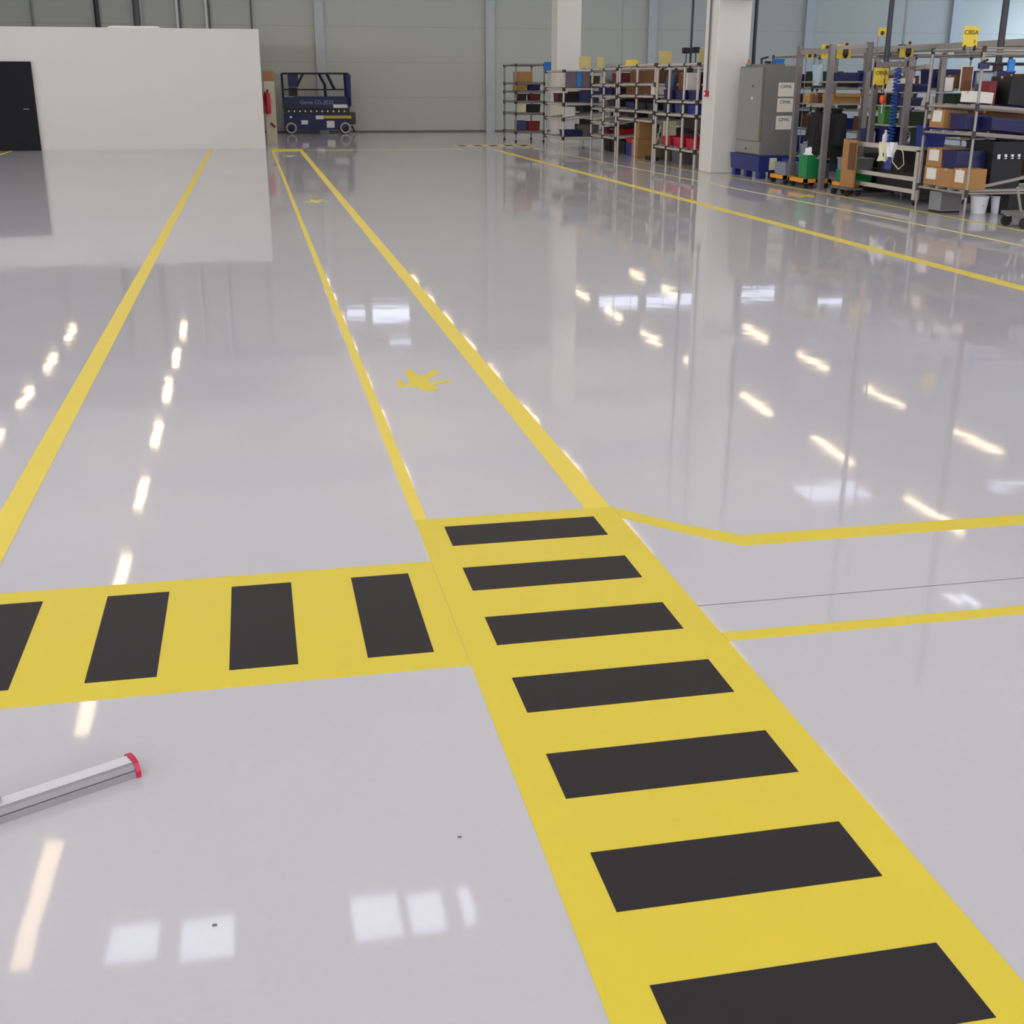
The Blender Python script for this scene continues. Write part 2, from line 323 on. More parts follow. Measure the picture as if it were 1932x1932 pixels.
# main crossing
t = thing('striped_crossing', 'yellow crossing with black bars running towards the camera', 'floor marking', (.989, 3, 0))
MB().box(.5651-.989, 1.4128-.989, -2.4, 1.645, 0, .0012).build('yellow_base', 'yellow_paint', t)
for i in range(9):
    y = 4.5399-.4497*i
    MB().box(.6712-.989, .6712+.6311-.989, y-.2191-3, y-3, .0012, .002).build('black_bar', 'black_pad', t)
t = thing('striped_crossing', 'yellow crossing with upright black bars leading off to the left', 'floor marking', (-1, 3.74, 0))
MB().box(-5, 1.5636, 3.2999-3.74, 4.18-3.74, 0, .0012).build('yellow_base', 'yellow_paint', t)
for i in range(9):
    x = .255-.426*i
    MB().box(x+1, x+1.21, 3.414-3.74, 4.077-3.74, .0012, .002).build('black_bar', 'black_pad', t)
t = thing('striped_crossing', 'far small crossing with black dashes in front of the far racks', 'floor marking', (7, 36.6, 0))
MB().box(-1.05, 1.3, -.45, .55, 0, .0012).build('yellow_base', 'pale_tape', t)
for i in range(5): MB().box(-.98+.47*i, -.72+.47*i, -.28, .38, .0012, .002).build('black_bar', 'black_pad', t)
# walking-person pictograms
PICT = [(620,545),(700,555),(790,605),(870,665),(905,690),(1000,640),(1080,590),(1150,560),(1250,560),(1230,620),(1160,665),(1090,700),(1035,730),(1090,800),(1180,780),(1340,750),(1500,735),(1500,752),(1340,790),(1180,825),(1130,850),(1200,870),(1225,900),(1150,940),(1040,955),(930,925),(850,875),(720,868),(600,870),(540,880),(490,850),(475,790),(500,750),(560,745),(590,800),(620,830),(700,815),(690,760),(650,660)]
pp = [fl(700+x/9.66, 640+y/9.66) for x, y in PICT]; cx = sum(p.x for p in pp)/len(pp); cy = sum(p.y for p in pp)/len(pp)
def picto(x, y, label, m='yellow_paint', rz=0):
    o = MB().prism([(p.x-cx, p.y-cy) for p in pp], 0, .0012).build('pedestrian_symbol', m); o.location = (x, y, 0); o.rotation_euler = (0, 0, rz)
    tag(o, label, 'floor marking')
picto(cx, cy, 'large yellow walking-person symbol painted in the middle of the walkway')
picto(.93, 19.3, 'small far yellow symbol between the walkway lines')
picto(.96, 32.0, 'pale symbol at the far end of the walkway, by the closing band', 'pale_tape')
picto(8.85, 18.9, 'yellow walking symbol on the floor beside the workbench', rz=math.pi)

# ------------------------------------------------------------------ ceiling lamps (mirrored in the floor)
LZ = 5.0
lamp = thing('ceiling_light', 'white tube luminaire hanging under the hall ceiling', 'lamp', (0, 0, LZ), 'tube luminaires in six rows under the ceiling')
MB().box(-.11, .11, -.95, .95, .03, .1).build('housing', 'white_metal', lamp)
quad('diffuser', [(-.08, -.9, .028), (-.08, .9, .028), (.08, .9, .028), (.08, -.9, .028)], 'tube_light', lamp); quad('fill_emitter', [(-.1, -.94, .102), (.1, -.94, .102), (.1, .94, .102), (-.1, .94, .102)], 'fill_uplight', lamp)  # upward glow added to brighten the ceiling and the hall
for s in (-.7, .7): MB().tube((0, s, .1), (0, s, ZC-LZ), .008, 6).build('suspension_wire', 'steel', lamp)
ROWS = {-5.4: 0, -2.26: 0, 2.35: 0, 5.5: 0, 10.75: 1, 13.9: 1}
first = True
for rx in ROWS:
    for k in range(-4, 12):
        y = 9.4+3.78*k
        if y > 47: continue
        if y > 37 and rx < 0: continue
        if first: lamp.location = (rx, y, LZ); first = False
        else: dup(lamp, (rx, y, LZ))

# ------------------------------------------------------------------ aluminium profile on the floor
e = fl(262, 1466); g = fl(0, 1556); d = (Vector((g.x, g.y))-Vector((e.x, e.y))).normalized()
t = thing('aluminium_profile', 'silver metal profile with red end cap lying on the floor at left', 'metal profile', (e.x, e.y, 0), rz=math.atan2(d.y, d.x))
# local +x runs along the profile to the left, local -y is away from the camera
SEC = [(0, 0), (-.002, .019), (-.008, .0195), (-.008, .0215), (-.003, .022), (-.009, .035), (-.016, .039), (-.058, .039), (-.072, .030), (-.078, .012), (-.078, 0)]
def along(sec, x0, x1): 
    mb = MB(); n = len(sec)
    return mb.add([(x0, y, z) for y, z in sec]+[(x1, y, z) for y, z in sec], [tuple(range(n)), tuple(range(2*n-1, n-1, -1))]+[(i, n+i, n+(i+1) % n, (i+1) % n) for i in range(n)])
along(SEC, .006, 1.1).build('rail', 'silver', t)
along([(-.017, .0385), (-.017, .0397), (-.056, .0397), (-.056, .0385)], .008, 1.1).build('white_face', 'silver_bright', t)
along([(-.0022, .0192), (-.0028, .0216), (-.0075, .0216), (-.0075, .0192)], .008, 1.1).build('groove', 'groove_dark', t)
CAPS = [(.003, 0), (.004, .018), (-.006, .040), (-.03, .046), (-.06, .043), (-.078, .032), (-.083, .012), (-.081, 0)]
along(CAPS, -.006, .006).build('end_cap', 'red_cap', t)
MB().lathe([(.004, 0), (.011, .004), (.011, .05), (.009, .054)], (.33, -.036, .0505), 16, 'X').build('latch', 'knob_grey', t, True)

# ------------------------------------------------------------------ scissor lift at the far wall
LY = 46.5
def lp(x, y, Y=LY): return atY(x, y, Y)
l0 = lp(600, 252)
t = thing('scissor_lift', 'blue scissor lift with folded platform parked at the far wall', 'lift', (l0.x, LY, 0))
def LB(x0, y0, x1, y1, d0, d1, name, m, par=None, b=.01):   # a box given by its face in the picture at the lift's distance
    p = lp(x0, y1); q = lp(x1, y0)
    return MB().bbox(p.x-l0.x, q.x-l0.x, d0, d1, max(p.z, .02), q.z, b).build(name, m, par or t)
LB(538, 214, 660, 245, 0.05, .75, 'chassis', 'lift_blue')
LB(535, 184, 660, 205, 0, .8, 'platform_side', 'lift_blue_light')
LB(537, 206, 660, 213, .1, .7, 'scissor_stack', 'olive_dark')
for i in range(11):
    p = lp(545+i*10.5, 210); MB().lathe([(.03, -.03), (.03, .06)], (p.x-l0.x, .06, p.z), 10, 'Y').build('pivot_pin', 'steel', t)
LB(596, 218, 663, 224, 0.0, .06, 'caution_stripe', 'caution_yellow'); LB(596, 218, 610, 225, -.005, 0.0, 'decal', 'sticker')
LB(655, 212, 671, 235, .1, .7, 'ladder_end', 'olive_dark')
for q in ((629, 197, 656, 203.5), (569, 227, 581, 235), (617, 228, 631, 241), (547, 219, 551, 223)): LB(*q, -.006+(.05 if q[1] > 206 else 0), .0+(.05 if q[1] > 206 else 0), 'decal', 'sticker')
p = lp(598, 193.5); text('Genie GS-2032', .2, 'lift_text', t, (p.x-l0.x, -.006, p.z), FACE, sx=.98)
for wx in (550, 652):
    for dy in (.04, .62):
        p = lp(wx, 241.5); w = MB().lathe([(.15, -.02), (.21, 0), (.21, .14), (.15, .16)], (p.x-l0.x, dy, .21), 24, 'Y').build('wheel', 'rubber', t, True)
        rm = MB(); n = 24
        rm.lathe([(.175, -.03), (.195, -.025), (.195, -.005)], (p.x-l0.x, dy, .21), 24, 'Y').build('rim', 'rim_white', w)
        MB().lathe([(.03, -.05), (.14, -.035), (.14, -.01)], (p.x-l0.x, dy, .21), 20, 'Y').build('hub', 'lift_dark', w)
def LT(x0, y0, x1, y1, dd, r, mb): a = lp(x0, y0); b = lp(x1, y1); mb.tube((a.x-l0.x, dd, a.z), (b.x-l0.x, dd, b.z), r, 8); return mb
for dd in (.03, .77):
    LT(532, 138.5, 657, 138.5, dd, .03, MB()).build('top_rail', 'lift_dark', t)
    LT(535, 169, 657, 169, dd, .022, MB()).build('mid_rail', 'lift_dark', t)
    LT(532, 138.5, 535, 186, dd, .03, MB()).build('rail_post', 'lift_dark', t)
    LT(653, 139, 657, 200, dd, .05, MB()).build('rail_post', 'lift_blue', t)
    for q in ((603, 140, 614, 160), (614, 160, 616, 187), (618, 140, 632, 168), (572, 140, 562, 160)):
        LT(*q, dd, .03, MB()).build('rail_brace', 'lift_dark', t)
LB(545, 139, 562, 164, .1, .6, 'control_box', 'lift_blue'); LB(546, 165, 561, 181, .15, .6, 'battery_box', 'black')
LB(556, 182, 660, 185, 0, .8, 'toe_board', 'lift_blue')
LB(657, 140, 661, 200, 0, .8, 'entry_gate', 'lift_blue')
LT(665, 238, 671, 249, .3, .03, MB()).build('pothole_guard', 'black', t)

# fire point next to the white room
FY = 38.3
a = atY(497, 153, FY); b = atY(525, 153, FY)
t = thing('fire_point', 'pale pillar with an orange top just right of the white room', 'fire point', (a.x, FY, 0))
w = b.x-a.x-.12
MB().bbox(0, w, 0, .4, 0, a.z).build('board', 'beige_panel', t); MB().bbox(0, w, 0, .4, a.z, a.z+.28).build('orange_cap', 'orange_band', t)
MB().tube((.14, -.03, .62), (.26, -.06, .5), .03).build('hose_hook', 'maroon', t)
def extinguisher(px0, px1, y0, y1, Y, label):
    p = atY((px0+px1)/2, y1, Y); q = atY((px0+px1)/2, y0, Y); r = (atY(px1, y1, Y).x-atY(px0, y1, Y).x)/2; h = q.z-p.z
    e = thing('fire_extinguisher', label, 'extinguisher', (p.x, Y, p.z))
    MB().lathe([(r*.9, 0), (r, .03), (r, h*.8), (r*.5, h*.9), (r*.3, h*.93)], n=18).build('cylinder', 'red', e, True)
    MB().lathe([(r*.35, h*.93), (r*.35, h)], n=10).build('valve', 'black', e)
    MB().path([(0, -r*.3, h*.97), (-r*1.0, -r*.8, h*.9), (-r*1.15, -r*.6, h*.6), (-r*1.1, -r*.3, h*.35)], .015).build('hose', 'black', e)
extinguisher(502, 512, 169, 215, FY-.12, 'red fire extinguisher hanging on the pale pillar, fully in view')
extinguisher(494, 500, 169, 214, FY-.12, 'fire extinguisher half hidden behind the white room corner')

# ------------------------------------------------------------------ builders for the rack zone
def frame_box(x0, y0, x1, y1, Y):
    p = atY(x0, y1, Y); q = atY(x1, y0, Y); return p.x, q.x, p.z, q.z
def origin_box(w, d, h): return (-w/2, w/2, -d/2, d/2, 0, h)
def crate(label, x, y, z, w, d, h, m='navy', group=None, tilt=0, name='plastic_crate', cat='crate', card=False):
    t = thing(name, label, cat, (x, y, z), group); t.rotation_euler = (0, tilt, 0)
    MB().tub(-w/2+.008, w/2-.008, -d/2+.008, d/2-.008, 0, h-.02).build('body', m, t)
    r = MB(); e = .018
    for a in ((-w/2, w/2, -d/2, -d/2+e), (-w/2, w/2, d/2-e, d/2), (-w/2, -w/2+e, -d/2+e, d/2-e), (w/2-e, w/2, -d/2+e, d/2-e)): r.box(*a, h-.03, h)
    r.build('rim', m, t)
    if card: MB().box(-.05, .05, -d/2-.004, -d/2+.008, h*.35, h*.75).build('label_card', 'paper', t)
    return t
def carton(label, x, y, z, w, d, h, m='carton', group=None, tilt=0, side_label=False, open_top=False, rz=0):
    t = thing('cardboard_box', label, 'box', (x, y, z), group); t.rotation_euler = (0, tilt, rz)
    if open_top:
        MB().tub(-w/2, w/2, -d/2, d/2, 0, h, .006, 0).build('body', m, t)
        for sg in (-1, 1): MB().bar((0, sg*(d/2), h), (0, sg*(d/2+.09), h-.05), w*.96, .005).build('flap', m, t)
    else:
        MB().bbox(*origin_box(w, d, h), .006).build('body', m, t)
        MB().box(-w/2-.001, w/2+.001, -.025, .025, h-.03, h+.0015).build('tape', 'carton_tape', t)
    if side_label: MB().box(-w/2-.004, -w/2, -d*.32, d*.32, h*.32, h*.92).build('address_label', 'paper', t)
    return t
def panel(name, label, cat, x, y, z, w, h, m, th=.02, group=None, frame=None):
    t = thing(name, label, cat, (x, y, z), group); MB().bbox(-w/2, w/2, 0, th, 0, h, .004).build('sheet', m, t)
    if frame:
        f = MB()
        for a in ((-w/2-.012, w/2+.012, -.012, 0), (-w/2-.012, w/2+.012, h, h+.012), (-w/2-.012, -w/2, 0, h), (w/2, w/2+.012, 0, h)): f.box(a[0], a[1], -.004, th+.004, a[2], a[3])
        f.build('frame', frame, t)
    return t
def rack(label, x0, x1, y0, y1, h, levels, m='pipe_cream', r=.02, tracks=4, group='pipe racks along the right side', casters=False, mid=(), extra_top=True, name='pipe_rack'):
    t = thing(name, label, 'rack', (x0, y0, 0), group); W, D = x1-x0, y1-y0; zb = .09 if casters else 0
    posts = [(0, 0), (W, 0), (0, D), (W, D)] + [(0, q-y0) for q in mid]
    for px, py in posts:
        MB().tube((px, py, zb), (px, py, h), r, 10).build('post', m, t, True)
        if casters:
            c = MB().lathe([(.02, -.018), (.04, -.014), (.04, .014), (.02, .018)], (px, py, .04), 14, 'Y').build('caster', 'rubber', t, True)
            MB().box(px-.02, px+.02, py-.025, py+.025, .06, .1).build('fork', 'steel', c)
    for lv in levels:
        z, dz = lv if isinstance(lv, tuple) else (lv, 0)
        for a, b in (((0, 0, z), (0, D, z)), ((W, 0, z+dz), (W, D, z+dz)), ((0, 0, z), (W, 0, z+dz)), ((0, D, z), (W, D, z+dz))):
            MB().tube(a, b, r*.85, 8).build('crossbar', m, t, True)
        for k in range(tracks):
            y = D*(k+.5)/tracks; MB().bar((.01, y, z+r+.008), (W-.01, y, z+dz+r+.008), .05, .028).build('roller_track', 'track_grey', t)
        for px, py in posts[:4]+posts[4:]:
            zz = z+(dz if px > 0 else 0); MB().tube((px, py, zz-.05), (px, py, zz+.05), r*1.55, 8).build('pipe_joint', 'joint_black', t)
    if extra_top:
        for a, b in (((0, 0, h), (0, D, h)), ((W, 0, h), (W, D, h)), ((0, 0, h), (W, 0, h)), ((0, D, h), (W, D, h))): MB().tube(a, b, r*.85, 8).build('crossbar', m, t, True)
        for px, py in posts: MB().tube((px, py, h-.045), (px, py, h+.03), r*1.6, 8).build('pipe_joint', 'joint_black', t)
    return t
TR = .042                                     # height of the track surface above a level

# hanging power drops
def drop(px, ptop, pbot, Y, r, m, label):
    p = atY(*pbot, Y); q = atY(*ptop, Y); t = thing('power_drop', label, 'pipe', (p.x, Y, p.z))
    MB().tube((0, 0, 0), (0, 0, ZC-p.z), r, 10).build('pipe', m, t, True); MB().bbox(-.06, .06, -.05, .05, -.12, 0).build('socket_box', 'joint_black', t)
drop(0, (1303, 0), (1302, 128), 26.6, .028, 'dark_pipe', 'thin dark pipe hanging from above just left of the near white column')
drop(0, (1427, 0), (1421, 122), 24.9, .04, 'dark_pipe', 'dark pipe hanging along the right edge of the near white column')
drop(0, (1684, 0), (1672, 118), 19.6, .045, 'dark_pipe', 'thick dark blue pipe hanging above the workbench')
drop(0, (1712, 0), (1703, 84), 20.5, .022, 'grey_pipe', 'thin grey pipe hanging beside the thick pipe above the workbench')
drop(0, (1902, 0), (1884, 118), 16.9, .05, 'dark_pipe', 'thick dark blue pipe hanging at the right, beside the tall yellow sign')
drop(0, (1176, 0), (1172, 122), 31.6, .012, 'grey_pipe', 'faint thin cable hanging between the two white columns')

# ------------------------------------------------------------------ nearest rack, at the right edge
AX, AY0, AY1 = 9.45, 15.1, 16.37
A = rack('nearest silver pipe rack at the right edge with sloping shelves', AX, 11.2, AY0, AY1, 2.17, [(.33, 0), (1.09, -.12), (1.44, -.12)], 'alu_light', .018, 4, None)
MB().tube((0, 0, 2.10), (1.7, 0, 2.10), .016, 8).build('crossbar', 'alu_light', A); MB().tube((0, 0, 1.98), (1.7, 0, 1.98), .02, 8).build('crossbar', 'joint_black', A)
for k in range(7): MB().box(.4+k*.1, .43+k*.1, -.012, .012, .78, .84).build('white_tag', 'sticker', A)
MB().tube((.45, 0, .8), (1.7, 0, .8), .014, 8).build('crossbar', 'joint_black', A)
MB().bar((.25, .3, .37), (1.6, .3, .62), .06, .04).build('return_track', 'alu_light', A)
z0 = .33+TR; zs = lambda x, zl: zl+TR-.12*(x-AX)/1.7
carton('labelled cardboard box at the bottom left of the nearest rack', 9.720, 16.130, z0, .44, .4, .25, side_label=True)
carton('labelled cardboard box stacked second from bottom in the nearest rack', 9.730, 16.130, z0+.253, .44, .4, .25, side_label=True)
carton('plain cardboard box standing right of the two labelled boxes', 9.690, 15.730, z0, .42, .36, .25)
crate('navy crate standing on the plain cardboard box in the nearest rack', 9.770, 15.720, z0+.253, .55, .38, .24)
carton('cardboard box with a label at the right end of the lowest shelf', 9.640, 15.380, z0, .3, .34, .27, side_label=True)
crate('deep black container at the back of the lowest near shelf', 10.180, 15.700, z0, .5, .7, .62, 'black', name='plastic_container', cat='container')
tilt = math.atan2(.12, 1.7)
carton('cardboard box with white label at the left end of the middle near shelf', 9.650, 16.130, zs(9.5, 1.09)+.012, .34, .36, .25, side_label=True, tilt=tilt)
crate('navy crate in the middle of the middle shelf, nearest rack', 9.720, 15.640, zs(9.5, 1.09)+.012, .44, .4, .2, tilt=tilt)
carton('brown box behind the navy crate on the middle near shelf', 10.100, 16.120, zs(9.92, 1.09)+.014, .36, .36, .24, 'carton_dark', tilt=tilt)
crate('long navy tray at the right end of the middle shelf, nearest rack', 10.120, 15.360, zs(9.71, 1.09)+.012, .82, .42, .16, 'navy', tilt=tilt)
carton('dark brown flat box behind the long navy tray', 10.280, 15.860, zs(10.03, 1.09)+.014, .5, .4, .26, 'carton_dark', tilt=tilt)
carton('black monitor-sized box on the top shelf of the nearest rack', 10.240, 15.500, zs(9.99, 1.44)+.012, .5, .5, .36, 'black', tilt=tilt)
panel('ring_binder', 'red binder standing at the left of the black box on the top near shelf', 'binder', 9.84, 15.4, zs(9.79, 1.44)+.012, .1, .3, 'dark_red', .25)
panel('ring_binder', 'dark blue binder standing between the red binder and the black box', 'binder', 9.9, 15.62, zs(9.86, 1.44)+.012, .09, .27, 'dark_blue_grey', .25)
carton('white box on the top shelf of the nearest rack, left of the red binder', 9.620, 15.420, zs(9.47, 1.44)+.012, .3, .3, .14, 'paper', tilt=tilt)
a = frame_box(1838, 138, 1876, 200, 16.28); panel('notice_board', 'pale blue-grey board hanging in the nearest rack', 'board', (a[0]+a[1])/2, 16.3, 1.55, a[1]-a[0], a[3]-1.55, 'pale_blue', .02, frame='alu')
a = frame_box(1812, 126, 1838, 172, 16.28); panel('poster', 'brown and white picture sheet hung left of the pale board', 'poster', (a[0]+a[1])/2, 16.3, a[2], a[1]-a[0], a[3]-a[2], 'brown_photo', .006, frame='paper')
a = frame_box(1781, 146, 1800, 172, 16.33); panel('poster', 'small white sheet hung left of the brown picture sheet', 'poster', (a[0]+a[1])/2, 16.33, a[2], a[1]-a[0], a[3]-a[2], 'paper', .006, frame='mid_grey')
p = atY(1905, 124, 15.08); t = thing('tool_holder', 'bright blue holder clipped on the upper bar at the right edge', 'holder', (p.x, 15.05, p.z)); MB().bbox(-.045, .045, -.03, .03, -.08, .08, .02).build('cup', 'sky_blue', t); MB().box(-.015, .015, .0, .05, .03, .1).build('clip', 'joint_black', t)
p = atY(1848, 123, 15.08); t = thing('cable_clamp', 'dark blue clamp on the upper bar left of the bright blue holder', 'clamp', (p.x+.05, 15.06, p.z)); MB().bbox(-.07, .07, -.03, .03, -.045, .03, .01).build('jaw', 'navy', t); MB().tube((-.05, 0, .02), (.05, 0, .07), .015).build('lever', 'joint_black', t)
def sign(label, x0, y0, x1, y1, Y, lines, m='sign_yellow', foot=2.1):
    a = frame_box(x0, y0, x1, y1, Y); w = a[1]-a[0]; h = a[3]-a[2]
    t = thing('hanging_sign', label, 'sign', ((a[0]+a[1])/2, Y, a[2])); MB().bbox(-w/2, w/2, 0, .012, 0, h, .003).build('board', m, t)
    for tx, sz, fx, fz in lines: text(tx, sz*h, 'ink', t, (fx*w, -.003, fz*h), FACE)
    for q in (-.35, .35): MB().box(q*w-.012, q*w+.012, -.006, .02, -.05, .02).build('clip', 'joint_black', t)
    MB().tube((0, .025, -a[2]+foot), (0, .025, h*.5), .012, 8).build('stem', 'alu', t)
    return t
sign('tall yellow sign lettered CIBSA above the nearest rack', 1816, 49, 1848, 88, 15.28, [('CIBSA', .3, 0, .68), ('2', .24, .28, .25)])
sign('yellow sign lettered CIBSA hung low on the workbench frame', 1647, 128, 1678, 161, 18.3, [('CIBSA', .3, 0, .7), ('2', .26, .2, .25)], foot=1.86)
# things under and beside the nearest rack
for i, (px, lb) in enumerate(((1845, 'white bucket under the nearest rack, the left one of two'), (1883, 'white bucket under the nearest rack, the right one of two'))):
    p = fl(px, 402); t = thing('plastic_bucket', lb, 'bucket', (p.x, p.y, 0)); 
    MB().lathe([(.10, 0), (.125, .22), (.13, .22), (.13, .24), (.12, .24), (.095, .01)], n=24).build('body', 'white_plastic', t, True); MB().path([(-.125, 0, .21), (-.09, 0, .15), (0, -.13, .11), (.09, 0, .15), (.125, 0, .21)], .005).build('handle', 'steel', t)
t = thing('floor_cabinet', 'low grey cabinet under the left end of the nearest rack', 'cabinet', (9.66, 15.95, 0)); MB().bbox(-.14, .2, -.1, .2, .03, .29).build('body', 'grey_plastic', t); MB().box(-.12, .18, -.108, -.1, .05, .27).build('door', 'mid_grey', t); MB().box(-.13, .19, -.09, .19, 0, .03).build('plinth', 'black', t)
p = fl(1902, 428); t = thing('floor_trolley', 'low trolley with big black wheels at the right edge, below the rack', 'trolley', (p.x, p.y-.1, 0))
MB().box(0, .9, -.2, .3, .15, .19).build('deck', 'alu', t); MB().tube((.12, .05, .19), (.02, .05, .5), .015).build('push_bar', 'alu_light', t)
for wx, wy in ((.06, -.15), (.5, -.15), (.06, .25), (.84, .25)):
    c = MB().lathe([(.03, -.025), (.07, -.02), (.07, .02), (.03, .025)], (wx, wy, .07), 18, 'Y').build('caster', 'rubber', t, True); MB().box(wx-.03, wx+.03, wy-.03, wy+.03, .12, .15).build('fork', 'steel', c)

# ------------------------------------------------------------------ workbench
BX, BY0, BY1 = 9.78, 16.95, 19.1
t = bench = thing('workbench', 'aluminium workbench on legs between the tall cardboard sheet and the nearest rack', 'workbench', (BX, BY0, 0)); D = BY1-BY0
MB().bbox(0, .8, 0, D, .8, .85).build('worktop', 'mid_grey', t); MB().bar((-.02, 0, .815), (-.02, D, .815), .04, .07).build('edge_rail', 'bench_alu', t)
for px, py in ((0, .04), (0, D-.04), (.76, .04), (.76, D-.04)):
    MB().box(px-.04, px+.04, py-.04, py+.04, .08, .8).build('leg', 'bench_alu', t); c = MB().lathe([(.02, -.02), (.045, -.015), (.045, .015), (.02, .02)], (px, py, .045), 14, 'Y').build('caster', 'rubber', t, True); MB().box(px-.02, px+.02, py-.025, py+.025, .06, .09).build('fork', 'steel', c)
for z in (.2, .38): MB().bar((0, .08, z), (0, D-.08, z), .05, .06).build('stretcher', 'bench_alu', t)
MB().box(.33, .78, .05, D-.05, .40, .42).build('lower_shelf', 'bench_brown', t); MB().box(.3, .32, .1, D-.3, .1, .8).build('shade_panel', 'bench_brown', t)  # upright dark sheet put in for the shade under the bench
P1 = atY(1655, 250, 18.2); P2 = atY(1717, 250, 17.1)
for yy in (18.6-BY0, 17.55-BY0):
    MB().box(-.03, .05, yy-.04, yy+.04, .85, 2.12).build('upright', 'alu', t)
    MB().box(.5, .58, yy-.04, yy+.04, .85, 2.12).build('upright', 'alu', t)
MB().bar((.0, 17.55-BY0, 2.02), (0, 18.6-BY0, 2.02), .06, .08).build('top_beam', 'alu', t)
for z in (1.13, 1.42, 1.62): MB().box(.05, .55, 17.4-BY0, 18.75-BY0, z-.02, z).build('shelf', 'track_grey', t)
MB().bar((.1, 17.2-BY0, 1.98), (.1, 18.8-BY0, 1.86), .08, .06).build('lamp_rail', 'alu_light', t)
MB().path([(-.05, .75, .78), (-.07, .7, .6), (-.07, .5, .5), (-.07, .35, .58), (-.06, .42, .74), (-.05, .5, .8)], .008).build('cable_loop', 'cream', t)
crate('navy crate at the far left end of the workbench top', 9.98, 18.88, .85, .32, .3, .2)
crate('tall navy crate on the workbench just left of the front post', 10.04, 18.40, .85, .3, .3, .27)
crate('navy crate at the right end of the workbench top', 10.02, 17.15, .85, .34, .32, .3, 'blue')
crate('dark green crate on the workbench between the posts', 10.25, 17.65, .85, .34, .5, .3, 'dark_green')
crate('leaf green bin on the lower shelf above the workbench', 9.96, 18.42, 1.13, .24, .22, .26, 'leaf_green', name='plastic_bin', cat='bin')
crate('dark bin right of the leaf green bin above the workbench', 10.02, 17.68, 1.13, .28, .26, .2, 'dark_green', name='plastic_bin', cat='bin')
crate('navy tray on the second shelf above the workbench', 10.0, 17.92, 1.42, .3, .4, .12)
crate('long navy tray on the third shelf above the workbench', 10.02, 17.85, 1.62, .3, .6, .12)
carton('white paper box on the third shelf, behind the low hung sign', 10.1, 18.42, 1.62, .36, .36, .2, 'paper')
def bottle(label, x, y, z, r, h, m='white_plastic'):
    t = thing('spray_bottle', label, 'bottle', (x, y, z)); MB().lathe([(r*.95, 0), (r, .01), (r, h*.6), (r*.4, h*.78), (r*.35, h*.85)], n=16).build('body', m, t, True); MB().lathe([(r*.45, h*.85), (r*.45, h)], n=12).build('cap', 'white_plastic', t); return t
bottle('white bottle standing between the two navy crates on the workbench', 9.86, 18.66, .85, .055, .24)
bottle('white bottle near the front edge of the workbench, right of the crates', 9.85, 18.20, .85, .05, .2)
bottle('white bottle behind the others on the workbench', 10.2, 18.66, .85, .05, .3)
t = thing('hanging_tool', 'orange handled tool hanging at the front post of the workbench', 'tool', (9.72, 18.17, 1.44))
MB().lathe([(.02, 0), (.045, .03), (.05, .1), (.03, .13)], n=14).build('handle', 'bright_orange', t, True); MB().tube((0, 0, -.14), (0, 0, 0), .012).build('shaft', 'steel', t); MB().tube((0, 0, .13), (0, 0, .5), .005, 6).build('cord', 'joint_black', t)
t = thing('coiled_hose', 'blue coiled air hose hanging in front of the workbench shelves', 'hose', (9.68, 17.72, .86))
MB().path([(.05*math.cos(q*.7), .05*math.sin(q*.7), 1.1-q*.0055) for q in range(0, 200)], .011, 6).build('coil', 'coil_blue', t, True); MB().tube((0, 0, 1.1), (.05, 0, 1.16), .012).build('fitting', 'steel', t)
def cloth(name, label, x, y, z, w, h, m, th=.05, seed=1, sway=.02):      # a creased hanging cloth
    random.seed(seed); t = thing(name, label, 'cloth', (x, y, z)); nx, nz = 10, 10; vs = []
    for side in (0, 1):
        for j in range(nz+1):
            for i in range(nx+1):
                u = i/nx-.5; v = j/nz; k = 1-.25*abs(math.sin(v*5+seed))*(1-v)
                vs.append(((side-.5)*th*(.6+.5*math.sin(u*17+v*3+seed)) + sway*math.sin(u*11+v*4), u*w*k, -h*v*(1-.12*abs(u)*math.sin(seed+i))))
    n1 = (nx+1)*(nz+1); fs = []
    for s_ in (0, 1):
        for j in range(nz):
            for i in range(nx): q = s_*n1+j*(nx+1)+i; fs.append((q, q+1, q+nx+2, q+nx+1))
    edge = [i for i in range(nx+1)]+[j*(nx+1)+nx for j in range(1, nz+1)]+[nz*(nx+1)+i for i in range(nx-1, -1, -1)]+[j*(nx+1) for j in range(nz-1, 0, -1)]
    for a, b in zip(edge, edge[1:]+edge[:1]): fs.append((a, b, b+n1, a+n1))
    MB().add(vs, fs).build('fabric', m, t, True); return t
cloth('hanging_cloth', 'pale cream cloth hanging over the workbench edge', 9.69, 17.92, .88, .3, .28, 'cream', .05, 2)
cloth('hanging_cloth', 'white and pale cloth hanging right of the cream one, over the edge', 9.69, 17.70, .89, .22, .22, 'white_plastic', .06, 3)
cloth('cleaning_rag', 'blue rag hanging below the pale cloths on the workbench', 9.71, 17.80, .72, .3, .24, 'blue', .04, 5)

